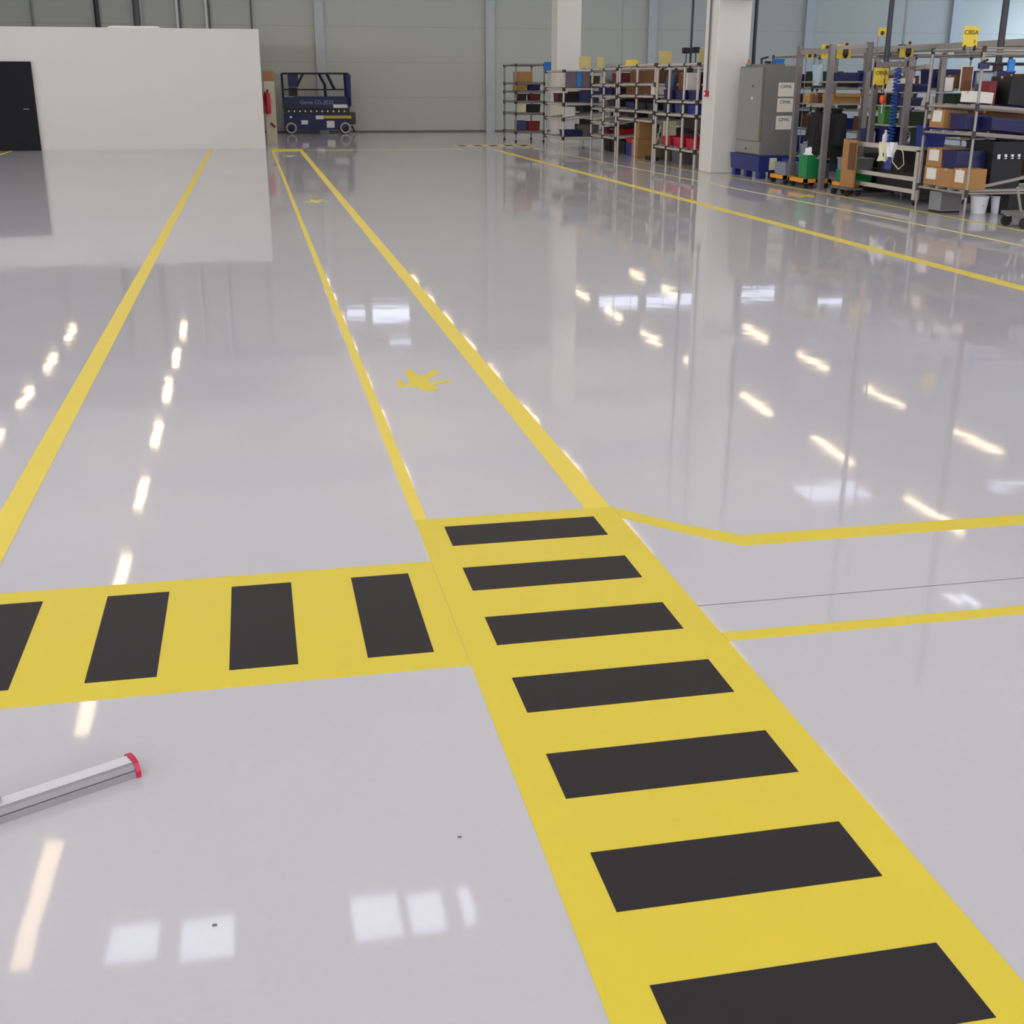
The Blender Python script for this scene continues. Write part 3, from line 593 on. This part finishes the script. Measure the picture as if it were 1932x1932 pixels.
def coat(label, x, y, z, w, h, m, th=.2, name='work_coat', seed=1):      # garment on a hanger: body with folds, two sleeves, collar, hook
    t = thing(name, label, 'coat', (x, y, z)); n = 36; rings = []
    for fz, fw, ft in ((0, .2, .35), (-.03, .34, .5), (-.07, .86, .75), (-.14, 1, .9), (-.4, .9, 1), (-.62, .88, 1.0), (-.85, .98, 1.08), (-1, 1.04, 1.12)):
        rings.append([((math.sin(a)*th/2*ft*(1+.16*math.sin(a*7+seed)*min(1, -fz*1.6))), (math.cos(a)*w/2*fw*(1+.05*math.sin(a*9+seed*2)*min(1, -fz*2))), fz*h+.012*math.sin(a*5+seed)*min(1, -fz)) for a in [2*math.pi*k/n for k in range(n)]])
    m_ = len(rings); MB().add([v for r in rings for v in r], [(i*n+k, i*n+(k+1) % n, (i+1)*n+(k+1) % n, (i+1)*n+k) for i in range(m_-1) for k in range(n)]+[tuple(range(n)), tuple((m_-1)*n+k for k in range(n-1, -1, -1))]).build('body', m, t, True)
    for sg in (-1, 1):
        pts = [(0, sg*w*.4, -.1*h), (-.01, sg*w*.52, -.2*h), (-.02, sg*w*.56, -.42*h), (-.05, sg*w*.53, -.66*h)]
        MB().path(pts, th*.3, 12).build('sleeve', m, t, True)
    MB().lathe([(th*.22, -.02), (th*.3, .0), (th*.26, .04)], n=16).build('collar', m, t, True)
    MB().path([(0, 0, .02), (0, 0, .1), (.03, 0, .13), (.05, 0, .1)], .006).build('hanger_hook', 'steel', t); return t

# ------------------------------------------------------------------ carton panel, dollies and the tall frame behind the workbench
p = fl(1604, 362)
t = thing('flat_carton', 'tall brown cardboard sheet with a cut-out standing left of the workbench', 'cardboard', (9.6, 18.66, .13))
MB().box(0, .03, 0, .46, 0, .75).build('sheet', 'carton', t); MB().box(-.012, 0, .0, .22, .28, .7).build('folded_flap', 'carton_dark', t)
FX, FY0, FY1 = 9.66, 19.95, 21.2
t = thing('profile_frame', 'tall grey aluminium profile frame with shelves right of the grey cabinet', 'frame', (FX, FY0, 0)); D = FY1-FY0
for px, py, h in ((0, 0, 2.36), (.68, 0, 2.4), (0, D, 2.36), (.68, D, 2.36)): MB().box(px-.045, px+.045, py-.045, py+.045, 0, h).build('post', 'alu', t)
MB().bar((0, 0, 2.26), (0, D, 2.26), .06, .07).build('beam', 'alu_light', t); MB().bar((.0, 0, 2.3), (.68, 0, 2.34), .05, .06).build('beam', 'alu_light', t); MB().bar((.0, D, 2.3), (.68, D, 2.3), .05, .06).build('beam', 'alu_light', t)
MB().bar((.68, 0, 2.3), (1.9, 0, 2.36), .05, .05).build('beam', 'alu_light', t); MB().tube((1.86, 0, .0), (1.86, 0, 2.36), .03).build('post', 'alu', t)
for z in (.52, 1.42, 1.78): MB().box(.05, .66, .05, D-.05, z-.025, z).build('shelf', 'alu_light', t)
crate('navy tray on the top shelf of the tall profile frame', 10.1, 20.25, 1.78, .46, .4, .14, 'navy')
carton('flat cardboard tray on the middle shelf of the tall frame, in front', 10.05, 20.25, 1.42, .5, .42, .16, open_top=True)
carton('small brown box on the middle frame shelf, left of the cardboard tray', 9.88, 20.7, 1.42, .2, .2, .17, 'carton_dark')
carton('small pale box at the far left of the middle frame shelf', 9.86, 20.98, 1.42, .24, .28, .15)
carton('tiny white box beside the small brown box on the frame shelf', 10.12, 20.7, 1.42, .16, .16, .09, 'paper')
cloth('plastic_bag', 'pale translucent bag hanging at the upper left of the frame', 9.75, 20.6, 2.05, .3, .34, 'pale_blue', .1, 6)
coat('long black coat hanging on the tall frame beside the cabinet', 9.78, 20.5, 1.3, .44, .74, 'cloth_black', .24, seed=4)
coat('bulky black coat hanging right of the front frame post', 9.94, 20.15, 1.3, .4, .86, 'cloth_black', .36, seed=8)
crate('clear plastic box on the low shelf of the tall frame', 9.95, 20.95, .52, .4, .36, .2, 'clear_box', name='storage_box', cat='box')
crate('navy box beside the clear box on the low frame shelf', 9.95, 20.55, .52, .4, .34, .16)
carton('maroon box at the right end of the low frame shelf', 10.1, 20.18, .52, .4, .34, .2, 'maroon')
def dolly(label, x, y, w, d):
    t = thing('transport_dolly', label, 'dolly', (x, y, 0)); f = MB(); e = .06
    for a in ((-w/2, w/2, -d/2, -d/2+e), (-w/2, w/2, d/2-e, d/2), (-w/2, -w/2+e, -d/2, d/2), (w/2-e, w/2, -d/2, d/2), (-.04, .04, -d/2, d/2)): f.box(*a, .1, .16)
    f.build('frame', 'orange', t)
    for px in (-w/2+.07, w/2-.07):
        for py in (-d/2+.07, d/2-.07):
            c = MB().lathe([(.02, -.018), (.05, -.014), (.05, .014), (.02, .018)], (px, py, .05), 16, 'Y').build('caster', 'rubber', t, True); MB().box(px-.03, px+.03, py-.03, py+.03, .08, .1).build('fork', 'steel', c)
    return t
dolly('orange wheeled dolly by the blue tank, left one of three', 9.72, 21.42, .5, .7)
dolly('orange wheeled dolly carrying the green bin, middle one of three', 9.72, 20.55, .5, .7)
dolly('orange wheeled dolly carrying the green crate, right one of three', 10.04, 19.5, .56, .6)
crate('green waste bin on the middle orange dolly', 9.72, 20.5, .16, .36, .36, .4, 'green', name='waste_bin', cat='bin')
t = thing('bin_bag', 'white bag bulging out of the green waste bin', 'bag', (9.72, 20.5, .52)); random.seed(3)
bm = bmesh.new(); bmesh.ops.create_icosphere(bm, subdivisions=3, radius=1)
for v in bm.verts: q = 1+.16*math.sin(v.co.x*7)*math.sin(v.co.y*6+1)+.1*math.sin(v.co.z*9); v.co = Vector((v.co.x*.165*q, v.co.y*.165*q, max(-.05, v.co.z*.17*q)))
mb = MB(); bm.verts.index_update(); mb.add([v.co[:] for v in bm.verts], [[v.index for v in f.verts] for f in bm.faces]); bm.free(); mb.build('sack', 'white_plastic', t, True)
crate('clear plastic box on the left orange dolly', 9.72, 21.42, .16, .4, .5, .22, 'clear_box', name='storage_box', cat='box')
crate('dark green crate on the right orange dolly', 10.04, 19.5, .16, .44, .5, .2, 'green')
crate('grey crate stacked on the dark green crate', 10.04, 19.5, .36, .44, .5, .2, 'grey_plastic')
t = thing('caster_base', 'low black wheeled base under the tall cardboard sheet', 'trolley', (9.6, 18.92, 0)) ; MB().box(-.12, .14, -.32, .3, .1, .13).build('deck', 'mid_grey', t)
for px, py in ((-.08, -.26), (.1, -.26), (-.08, .24), (.1, .24)): MB().lathe([(.02, -.02), (.05, -.016), (.05, .016), (.02, .02)], (px, py, .05), 16, 'Y').build('caster', 'rubber', t, True)
for n, (q, lb) in enumerate((((1549, 84, 1571, 110, 20.9), 'dark-marked yellow card left of the tall front frame post'), ((1578, 84, 1607, 110, 20.9), 'yellow card with a dark figure between the two tall posts'), ((1697, 86, 1724, 108, 20.3), 'yellow card with a dark figure above the workbench, by the pipes'), ((1657, 52, 1673, 68, 20.6), 'small high yellow card with a dark dot beside the thick pipe'), ((1521, 96, 1535, 110, 22.6), 'tiny yellow card on the rail behind the short grey post'))):
    a = frame_box(*q); t = thing('safety_card', lb, 'sign', ((a[0]+a[1])/2, q[4], a[2])); w = a[1]-a[0]; h = a[3]-a[2]
    MB().box(-w/2, w/2, 0, .01, 0, h).build('card', 'sign_yellow', t)
    if n in (1, 2): MB().lathe([(.02, 0), (.05, .06), (.04, .18)], (.02, -.03, .0), 10).build('clip', 'joint_black', t); MB().lathe([(.0, 0), (.035, .03), (0, .07)], (.03, -.03, .2), 10).build('clip', 'dark_red', t)
    else: MB().lathe([(.035, -.008), (.035, 0)], (0, 0, h*(.35 if n > 1 else .8)), 12, 'Y').build('mark', 'ink', t)
    MB().tube((-w*.4, .02, -a[2] if n in (2, 3, 4) else -.08), (-w*.4, .02, h), .009, 6).build('stem', 'alu', t)

# ------------------------------------------------------------------ grey cabinet on its blue stand
t = thing('tank_stand', 'blue plastic stand with short feet carrying the grey cabinet', 'stand', (9.57, 22.5, 0))
MB().tub(0, .74, 0, 1.5, .13, .43, .03, .05).build('tray', 'tank_blue', t); MB().box(.0, .74, 0, 1.5, .40, .43).build('deck', 'tank_blue', t)
for px, py in ((.1, .1), (.62, .1), (.1, .75), (.62, .75), (.1, 1.36), (.62, 1.36)): MB().box(px-.06, px+.06, py-.08, py+.08, 0, .14).build('foot', 'tank_blue', t)
MB().box(.22, .36, -.01, .02, .17, .39).build('paper_sheet', 'cream', t)
t = thing('control_cabinet', 'tall grey metal cabinet standing on the blue stand', 'cabinet', (9.62, 22.64, .43))
W, D, H = .66, 1.26, 1.63
MB().bbox(.02, W, 0, D, 0, H, .012).build('body', 'locker_dark', t)
MB().bbox(-.0, .02, .1, D-.02, .26, H-.03, .006).build('door', 'locker_grey', t); MB().bbox(0, .02, .02, D-.02, .02, .25, .006).build('lower_panel', 'locker_grey', t); MB().box(0, .02, 0, .09, .26, H-.02).build('door_edge', 'brown_edge', t)
MB().lathe([(.02, -.02), (.02, 0)], (0, .5, 1.27), 12, 'X').build('lock', 'ink_grey', t); MB().lathe([(.02, -.02), (.02, 0)], (0, .66, .1), 12, 'X').build('lock', 'ink_grey', t); MB().box(-.003, 0, .5, .56, 1.02, 1.07).build('sticker', 'sticker', t)
for i, z in enumerate((1.08, .8, .48)):
    c = MB().box(.3, .62, -.006, 0, z, z+.25).build('label_sheet', 'paper', t); text('CIM4L', .085, 'ink_grey', c, (.46, -.009, z+.18), FACE)
MB().bbox(.1, .5, .2, .9, H, H+.04, .01).build('top_plate', 'locker_dark', t)
t = thing('tape_dispenser', 'small pale object on the far end of the grey cabinet', 'dispenser', (9.72, 23.7, 2.06)); MB().lathe([(.05, 0), (.06, .03), (.03, .07)], n=14).build('base', 'grey_plastic', t); MB().lathe([(.02, .07), (.025, .1), (.01, .14)], n=10).build('knob', 'bright_orange', t)
t = thing('camera_bracket', 'black bracket standing on the grey cabinet near the dark pipe', 'bracket', (9.75, 23.1, 2.06))
MB().tube((0, 0, 0), (0, .05, .13), .02).build('arm', 'joint_black', t); MB().tube((0, .05, .13), (.05, -.15, .16), .018).build('arm', 'joint_black', t); MB().bbox(.05, .15, -.1, 0, 0, .09).build('head', 'joint_black', t); MB().tube((.2, -.05, 0), (.2, -.05, .2), .018).build('arm', 'joint_black', t); MB().box(.0, .24, -.12, .06, -.0, .01).build('base', 'joint_black', t)
crate('small blue box on top of the grey cabinet', 10.02, 22.95, 2.1, .18, .2, .09, 'sky_blue', name='storage_box', cat='box')
carton('small white box beside the blue box on the grey cabinet', 10.08, 23.2, 2.1, .16, .14, .09, 'paper')
crate('blue bin on the floor between the cabinet stand and the left dolly', 10.1, 22.1, 0, .3, .4, .4, 'blue', name='plastic_bin', cat='bin')

# ------------------------------------------------------------------ racks behind the front row (seen through the gaps)
for i, (x0, y0, y1, lb) in enumerate(((11.7, 16.3, 18.3, 'pipe rack of the back row behind the nearest rack'), (11.8, 18.9, 21.0, 'pipe rack of the back row behind the workbench'), (11.6, 21.6, 23.8, 'pipe rack of the back row behind the tall profile frame'), (11.4, 24.3, 26.4, 'pipe rack of the back row behind the near white column'))):
    rack(lb, x0, x0+1.1, y0, y1, 2.15+.05*i, [.35, .85, 1.25, 1.65], 'alu_light', .018, 3, None)
    where = ('behind nearest rack', 'behind workbench', 'behind tall frame', 'behind near column')[i]
    k = 0
    for z, shelf in ((.35, 'bottom'), (.85, 'second'), (1.25, 'third'), (1.65, 'top')):
        for j, pos in enumerate(('near', 'middle', 'far')):
            w = .62; y = y0+.34+j*(y1-y0-.62)/2; col = [('navy', 'navy'), ('black', 'black'), ('black', 'black'), ('dark_green', 'dark green'), ('blue', 'blue')][(i*7+k*3) % 5]; h = (.3, .24, .26, .2)[(k+i) % 4]; k += 1
            lab = '%s at %s end of %s shelf, back rack %s' if pos != 'middle' else '%s in %s of %s shelf, back rack %s'
            if (k+i) % 5 == 2: carton(lab % ('brown box', pos, shelf, where), x0+.4, y, z+.037, .6, .5, h, 'carton_dark')
            elif (k+i) % 6 == 4: carton(lab % ('white box', pos, shelf, where), x0+.36, y, z+.037, .44, .4, h, 'paper')
            else: crate(lab % (col[1]+' crate', pos, shelf, where), x0+.4, y, z+.037, .6, .52, h, col[0])

for i, (x0, y0, y1, lb, wh) in enumerate(((11.0, 28.3, 31.0, 'deep pipe rack behind the far brown-box rack', 'behind brown-box rack'), (10.9, 31.4, 34.0, 'deep pipe rack behind the far chute rack', 'behind chute rack'), (10.8, 34.4, 37.0, 'deep pipe rack behind the narrow far rack', 'behind narrow far rack'), (9.95, 38.6, 41.0, 'deep pipe rack hidden beside the far column', 'beside far column'))):
    rack(lb, x0, x0+1.1, y0, y1, 2.1, [.3, .75, 1.2, 1.62], 'pipe_cream', .024, 3, None)
    for z, shelf in ((.3, 'bottom'), (.75, 'second'), (1.2, 'third'), (1.62, 'top')):
        for j, pos in enumerate(('near', 'middle', 'far')):
            col = [('black', 'black'), ('maroon', 'maroon'), ('dark_blue_grey', 'blue-grey'), ('navy', 'navy'), ('mid_grey', 'grey'), ('black', 'black')][(i*5+j*2+int(z*7)) % 6]
            crate('%s crate at the %s of the %s shelf, deep rack %s' % (col[1], {'near': 'near end', 'middle': 'middle', 'far': 'far end'}[pos], shelf, wh), x0+.4, y0+.42+j*.86, z+.042, .6, .74, (.34, .3, .26)[(i+j) % 3], col[0])

# ------------------------------------------------------------------ far racks between the two columns
RX = 9.3
B = rack('far pipe rack right behind the near column, red crates at its foot', RX, 10.5, 25.35, 28.05, 2.13, [.36, 1.08, 1.36], 'pipe_cream', .03, 5, mid=(26.2, 27.2))
MB().box(.03, 1.17, .05, 2.65, 1.095, 1.115).build('table_board', 'track_grey', B)
Cc = rack('far pipe rack with brown boxes on its upper shelves', RX, 10.5, 28.2, 31.1, 2.16, [.9, 1.1, 1.45, 1.72], 'pipe_cream', .03, 5, mid=(29.6,))
Dd = rack('far pipe rack with sloping chutes, second from the far column', RX, 10.5, 31.3, 33.7, 2.1, [(.4, .1), (.75, .2), (1.1, .12), 1.42, 1.7], 'pipe_cream', .03, 5, mid=(32.5,))
Ee = rack('narrow far pipe rack with a grey panel, beside the far column', 8.6, 10.0, 34.1, 36.2, 2.08, [.3, (.8, .15), 1.2, 1.6], 'pipe_cream', .03, 4)
Ff = rack('farthest pipe rack, left of the far white column', 8.2, 9.1, 38.6, 40.4, 2.3, [.3, .85, 1.2, 1.5, 1.75], 'alu', .028, 4, casters=True)
bar = MB().bar((.6, .2, .5), (1.0, 2.4, .85), .5, .03).build('chute', 'track_grey', B)
for z in (.62, .78): MB().bar((.1, .3, z), (1.1, 2.5, z+.1), .35, .02).build('chute', 'mid_grey', Dd)
T2 = .03+.022                                    # track top above level for the thicker pipes
# rack B
def rowc(x, ys, z, w, d, h, specs):
    for y, (kind, m, lb, kw) in zip(ys, specs):
        (crate if kind == 'c' else carton)(lb, x, y, z, w, d, h, m, **kw)
rb = 'the far rack behind the near column'
rowc(9.62, (27.5, 26.68, 25.85), 1.36+T2, .5, .62, .2, (('c', 'navy', 'navy crate, left of three in a row on '+rb, {}), ('c', 'navy', 'navy crate, middle of three in a row on '+rb, {}), ('c', 'navy', 'navy crate, right of three in a row on '+rb, {'card': True})))
rowc(9.62, (27.5, 26.68, 25.85), 1.115, .5, .62, .2, (('c', 'navy', 'lower navy crate at the left on the table board', {}), ('c', 'dark_blue_grey', 'blue-grey crate in the middle of the table board', {}), ('c', 'blue', 'blue crate at the right on the table board', {})))
rowc(9.62, (27.5, 26.7, 25.85), .36+T2, .5, .6, .2, (('c', 'red', 'red crate at the left of the low shelf, '+rb, {}), ('c', 'red', 'red crate in the middle of the low shelf, '+rb, {'card': True}), ('c', 'red', 'red crate at the right of the low shelf, '+rb, {})))
carton('upright brown box on the navy crates behind the near column', 9.66, 26.86, 1.61+.002, .4, .4, .36, 'carton_dark')
panel('ring_binder', 'white binder standing right of the upright brown box', 'binder', 9.6, 26.45, 1.61, .3, .36, 'paper', .1)
coat('dark blue jacket hanging at the left end of the far rack with red crates', 9.5, 27.62, 2.0, .36, .5, 'dark_blue_grey', .2, 'work_jacket', 9)
panel('paper_card', 'yellow card standing on the red crate at the left', 'card', 9.5, 27.6, .36+T2+.2, .3, .32, 'cream', .05)
# rack C
carton('long brown box on the top shelf of the far boxes rack', 9.72, 29.45, 1.72+T2, .6, 2.3, .27, 'carton_dark')
carton('long brown box on the second shelf of the far boxes rack', 9.72, 29.95, 1.45+T2, .6, 1.9, .2, 'carton_dark')
carton('white box at the right end of the second shelf, far boxes rack', 9.72, 28.65, 1.45+T2, .6, .5, .2, 'paper')
rowc(9.7, (30.5, 29.6, 28.75), 1.1+T2, .6, .74, .16, (('c', 'navy', 'navy tray, left of three below the long brown boxes', {}), ('c', 'black', 'black tray, middle of three below the long brown boxes', {}), ('c', 'black', 'black tray, right of three below the long brown boxes', {})))
rowc(9.75, (30.5, 28.8), .9+T2, .6, .74, .12, (('c', 'black', 'flat black tray at the left under the navy tray', {}), ('c', 'mid_grey', 'flat grey tray at the right under the black trays', {})))
carton('cardboard box at the bottom of the stack on the floor between the columns', 9.68, 29.95, 0, .56, .5, .44)
carton('cardboard box on top of the floor stack between the columns', 9.7, 30.05, .443, .46, .46, .42)
crate('blue crate on the floor left of the cardboard stack', 9.7, 30.62, 0, .5, .6, .32, 'blue')
crate('red tray lying on the blue floor crate', 9.7, 30.62, .322, .5, .62, .12, 'red')
t = thing('floor_squeegee', 'black floor broom with a pale handle beside the cardboard stack', 'broom', (9.5, 28.85, 0)); MB().bbox(-.08, .08, -.3, .3, 0, .08).build('head', 'black', t); MB().tube((0, 0, .08), (.35, .45, .75), .018).build('handle', 'cream', t)
# rack D
rowc(9.7, (33.2, 32.5, 31.75), 1.42+T2, .55, .62, .18, (('c', 'navy', 'navy crate at the left of the second-highest chute-rack shelf', {'card': True}), ('c', 'navy', 'navy crate in the middle of the second-highest chute-rack shelf', {}), ('c', 'black', 'black crate at the right of the second-highest chute-rack shelf', {})))
t = thing('hooded_screen', 'grey hooded screen on the top shelf of the far chute rack', 'screen', (9.65, 33.0, 1.7+T2)); MB().lathe([(.02, -.16), (.2, -.12), (.26, .12), (.24, .14)], (0, 0, .26), 20, 'Y').build('hood', 'grey_plastic', t, True); MB().box(-.12, .12, -.1, .1, 0, .04).build('stand', 'mid_grey', t)
carton('maroon box on the top shelf of the far chute rack', 9.7, 32.0, 1.7+T2, .5, .6, .26, 'maroon')
rowc(9.75, (33.1, 31.9), 1.1+T2+.05, .5, .6, .14, (('c', 'mid_grey', 'grey tray at the left of the middle chute-rack shelf', {'tilt': -.1}), ('c', 'black', 'black tray at the right of the middle chute-rack shelf', {'tilt': -.1})))
rowc(9.75, (33.1, 31.9), .4+T2+.04, .5, .6, .14, (('c', 'maroon', 'maroon tray at the left of the lowest chute-rack shelf', {'tilt': -.083}), ('c', 'red', 'red tray at the right of the lowest chute-rack shelf', {'tilt': -.083})))
# rack E
panel('display_panel', 'purple-grey panel at the top of the narrow far rack', 'panel', 9.02, 34.2, 1.6+T2, .7, .44, 'purple_grey', .02)
panel('display_panel', 'narrow blue strip in front of the purple-grey panel', 'panel', 9.05, 34.16, 1.66, .12, .4, 'sky_blue', .015)
panel('white_board', 'white board standing on the navy crate by the narrow far rack', 'board', 8.87, 34.45, .53, .3, .6, 'sticker', .03)
rowc(9.0, (35.7, 35.0), 1.2+T2, .5, .55, .24, (('c', 'maroon', 'maroon crate at the left of the narrow far rack', {}), ('c', 'black', 'black crate at the right of the narrow far rack', {})))
crate('navy crate on the lowest shelf of the narrow far rack, in front', 8.9, 34.44, .3+T2, .55, .5, .17, 'navy')
carton('cream box on the second shelf of the narrow far rack', 9.0, 35.3, .8+T2+.06, .4, .5, .22, 'cream')
# rack F
carton('open brown box on the highest shelf of the farthest rack', 8.5, 39.0, 1.75+T2, .5, .6, .3)
carton('brown box on the shelf below the open one, farthest rack', 8.4, 38.95, 1.5+T2, .36, .5, .17)
crate('navy crate beside the lower brown box on the farthest rack', 8.82, 38.95, 1.5+T2, .38, .5, .17, 'navy')
crate('black bin at the left of the middle shelf, farthest rack', 8.42, 38.95, 1.2+T2, .3, .5, .2, 'black', name='plastic_bin', cat='bin')
crate('dark red bin at the right of the middle shelf, farthest rack', 8.85, 38.95, 1.2+T2, .34, .5, .2, 'maroon', name='plastic_bin', cat='bin')
crate('cream bin on the second shelf of the farthest rack', 8.42, 38.95, .85+T2, .28, .5, .26, 'cream', name='plastic_bin', cat='bin')
crate('black bin right of the cream bin on the farthest rack', 8.82, 38.95, .85+T2, .4, .5, .24, 'black', name='plastic_bin', cat='bin')
crate('dark blue bin on the lowest shelf of the farthest rack', 8.42, 38.95, .3+T2, .3, .5, .3, 'dark_blue_grey', name='plastic_bin', cat='bin')
crate('dark red crate on the lowest shelf of the farthest rack', 8.82, 38.95, .3+T2, .38, .5, .28, 'dark_red')
a = frame_box(1027, 117, 1041, 136, 38.5); panel('direction_sign', 'bright blue square sign on the farthest rack, touching the far column', 'sign', (a[0]+a[1])/2, 38.55, a[2], a[1]-a[0], a[3]-a[2], 'sky_blue', .02)
# signs above the far racks
for q, lb in (((1092, 107, 1115, 128, 34.1), 'pale yellow sign right beside the far column'), ((1127, 108, 1139, 128, 32.5), 'narrow faded yellow sign second from the far column'), ((1181, 113, 1204, 124, 30.4), 'low bright yellow sign in the middle of the far signs'), ((1243, 96, 1268, 121, 28.1), 'square yellow sign above the far rack with red crates'), ((1319, 94, 1334, 118, 25.5), 'yellow sign cut off by the near white column')):
    a = frame_box(*q); t = thing('hanging_sign', lb, 'sign', ((a[0]+a[1])/2, q[4], a[2])); w = a[1]-a[0]; h = a[3]-a[2]
    MB().bbox(-w/2, w/2, 0, .015, 0, h, .003).build('board', 'sign_pale' if 'bright' not in lb else 'sign_yellow', t); MB().tube((0, .03, -.12), (0, .03, h*.8), .012, 6).build('stem', 'alu', t)
for q, lb in (((1295, 101, 26.4), 'small black lamp head above the rack, left of the hanging cable'), ((1313, 100, 26.0), 'black lamp head above the rack, nearer the white column')):
    p = atY(*q); t = thing('task_lamp', lb, 'lamp', (p.x, q[2], 2.15)); MB().tube((0, 0, 0), (0, 0, p.z-2.15), .012, 6).build('stem', 'joint_black', t); MB().bbox(-.09, .07, -.05, .05, p.z-2.15, p.z-2.03).build('head', 'joint_black', t)

for x0, y0, y1, lv, nick in ((9.3, 25.35, 28.05, (.36, .72, 1.12, 1.38, 1.75), 'far rack by near column'), (9.3, 28.2, 31.1, (.9, 1.1, 1.45, 1.72), 'far brown-box rack'), (9.3, 31.3, 33.7, (.5, .94, 1.22, 1.42, 1.7), 'far chute rack'), (8.6, 34.1, 36.2, (.3, .95, 1.2, 1.6), 'narrow far rack')):
    for i, z in enumerate(lv):
        gap = (lv[i+1] if i+1 < len(lv) else 2.05)-z-.09; h = min(gap, .3)
        for j, pos in enumerate(('right', 'middle', 'left')):
            col = [('black', 'black'), ('maroon', 'dark red'), ('black', 'black'), ('dark_blue_grey', 'blue-grey'), ('mid_grey', 'dark grey'), ('navy', 'navy'), ('olive_dark', 'olive')][(i*3+j*2+int(y0*3)) % 7]
            w = (y1-y0-.3)/3
            crate('%s tray at back %s, %s shelf of the %s' % (col[1], pos, ('lowest', 'second', 'third', 'fourth', 'highest')[i], nick), x0+.84, y0+.15+w*(j+.5), z+.053, .5, w-.05, h-(.0, .05, .02)[j], col[0])

# floor-level containers under and behind the racks, added to darken the gaps
n = 0
for x, ys, m, cn, where in ((9.95, (31.8, 32.5, 33.2), 'black', 'black', 'under the far chute rack'), (9.9, (25.9, 27.3), 'mid_grey', 'dark grey', 'under the far rack with red crates'), (10.1, (28.55, 29.2), 'olive_dark', 'olive', 'right of the cardboard stack'),
    (12.25, (16.65, 17.3, 17.95), 'black', 'black', 'behind the nearest rack'), (12.35, (19.25, 19.95, 20.65), 'maroon', 'dark red', 'behind the workbench'), (12.15, (21.95, 22.65, 23.4), 'black', 'black', 'behind the tall frame'), (11.9, (24.65, 25.35, 26.05), 'dark_blue_grey', 'blue-grey', 'behind the near column')):
    for k, y in enumerate(ys):
        w3 = ('nearest', 'middle', 'farthest') if len(ys) == 3 else ('nearer', 'farther')
        crate('%s container on the floor %s, %s of %s' % (cn, where, w3[k], 'three' if len(ys) == 3 else 'two'), x, y, 0, .7, .6, .33, m, name='plastic_container', cat='container')
for k, (x, y, w, d, h, m, lb) in enumerate(((10.6, 19.55, .5, .5, .62, 'black', 'tall black container on the floor behind the right orange dolly'), (10.7, 20.5, .5, .7, .8, 'mid_grey', 'tall dark grey container behind the tall profile frame'), (10.95, 17.6, .6, .9, .7, 'black', 'large black container on the floor behind the workbench'), (10.95, 18.6, .6, .8, .75, 'bench_brown', 'large dark brown container on the floor behind the workbench'), (10.6, 15.7, .6, .6, .3, 'black', 'low black container under the nearest rack, behind the white buckets'))):
    crate(lb, x, y, 0, w, d, h, m, name='plastic_container', cat='container')

for px, py, lb in ((405, 1746, 'tiny dark crumb on the floor near the bright window reflection'), (867, 1580, 'tiny grey crumb on the floor left of the crossing')):
    p = fl(px, py); tag(MB().bbox(-.005, .005, -.002, .002, 0, .003, .001).build('crumb', 'mid_grey', loc=p), lb, 'debris')

t = thing('roller_conveyor', 'long pale grey roller conveyor lying along the top of the back racks', 'conveyor', (11.8, 16.4, 2.3))
for x in (0, .5): MB().box(x, x+.05, 0, 7.2, 0, .1).build('side_rail', 'track_grey', t)
for k in range(24): MB().tube((.05, .15+k*.3, .08), (.5, .15+k*.3, .08), .025, 8).build('roller', 'alu_light', t)
for y in (.6, 3.3, 6.0): MB().box(.0, .55, y, y+.06, -.12, 0).build('bearer', 'alu', t)
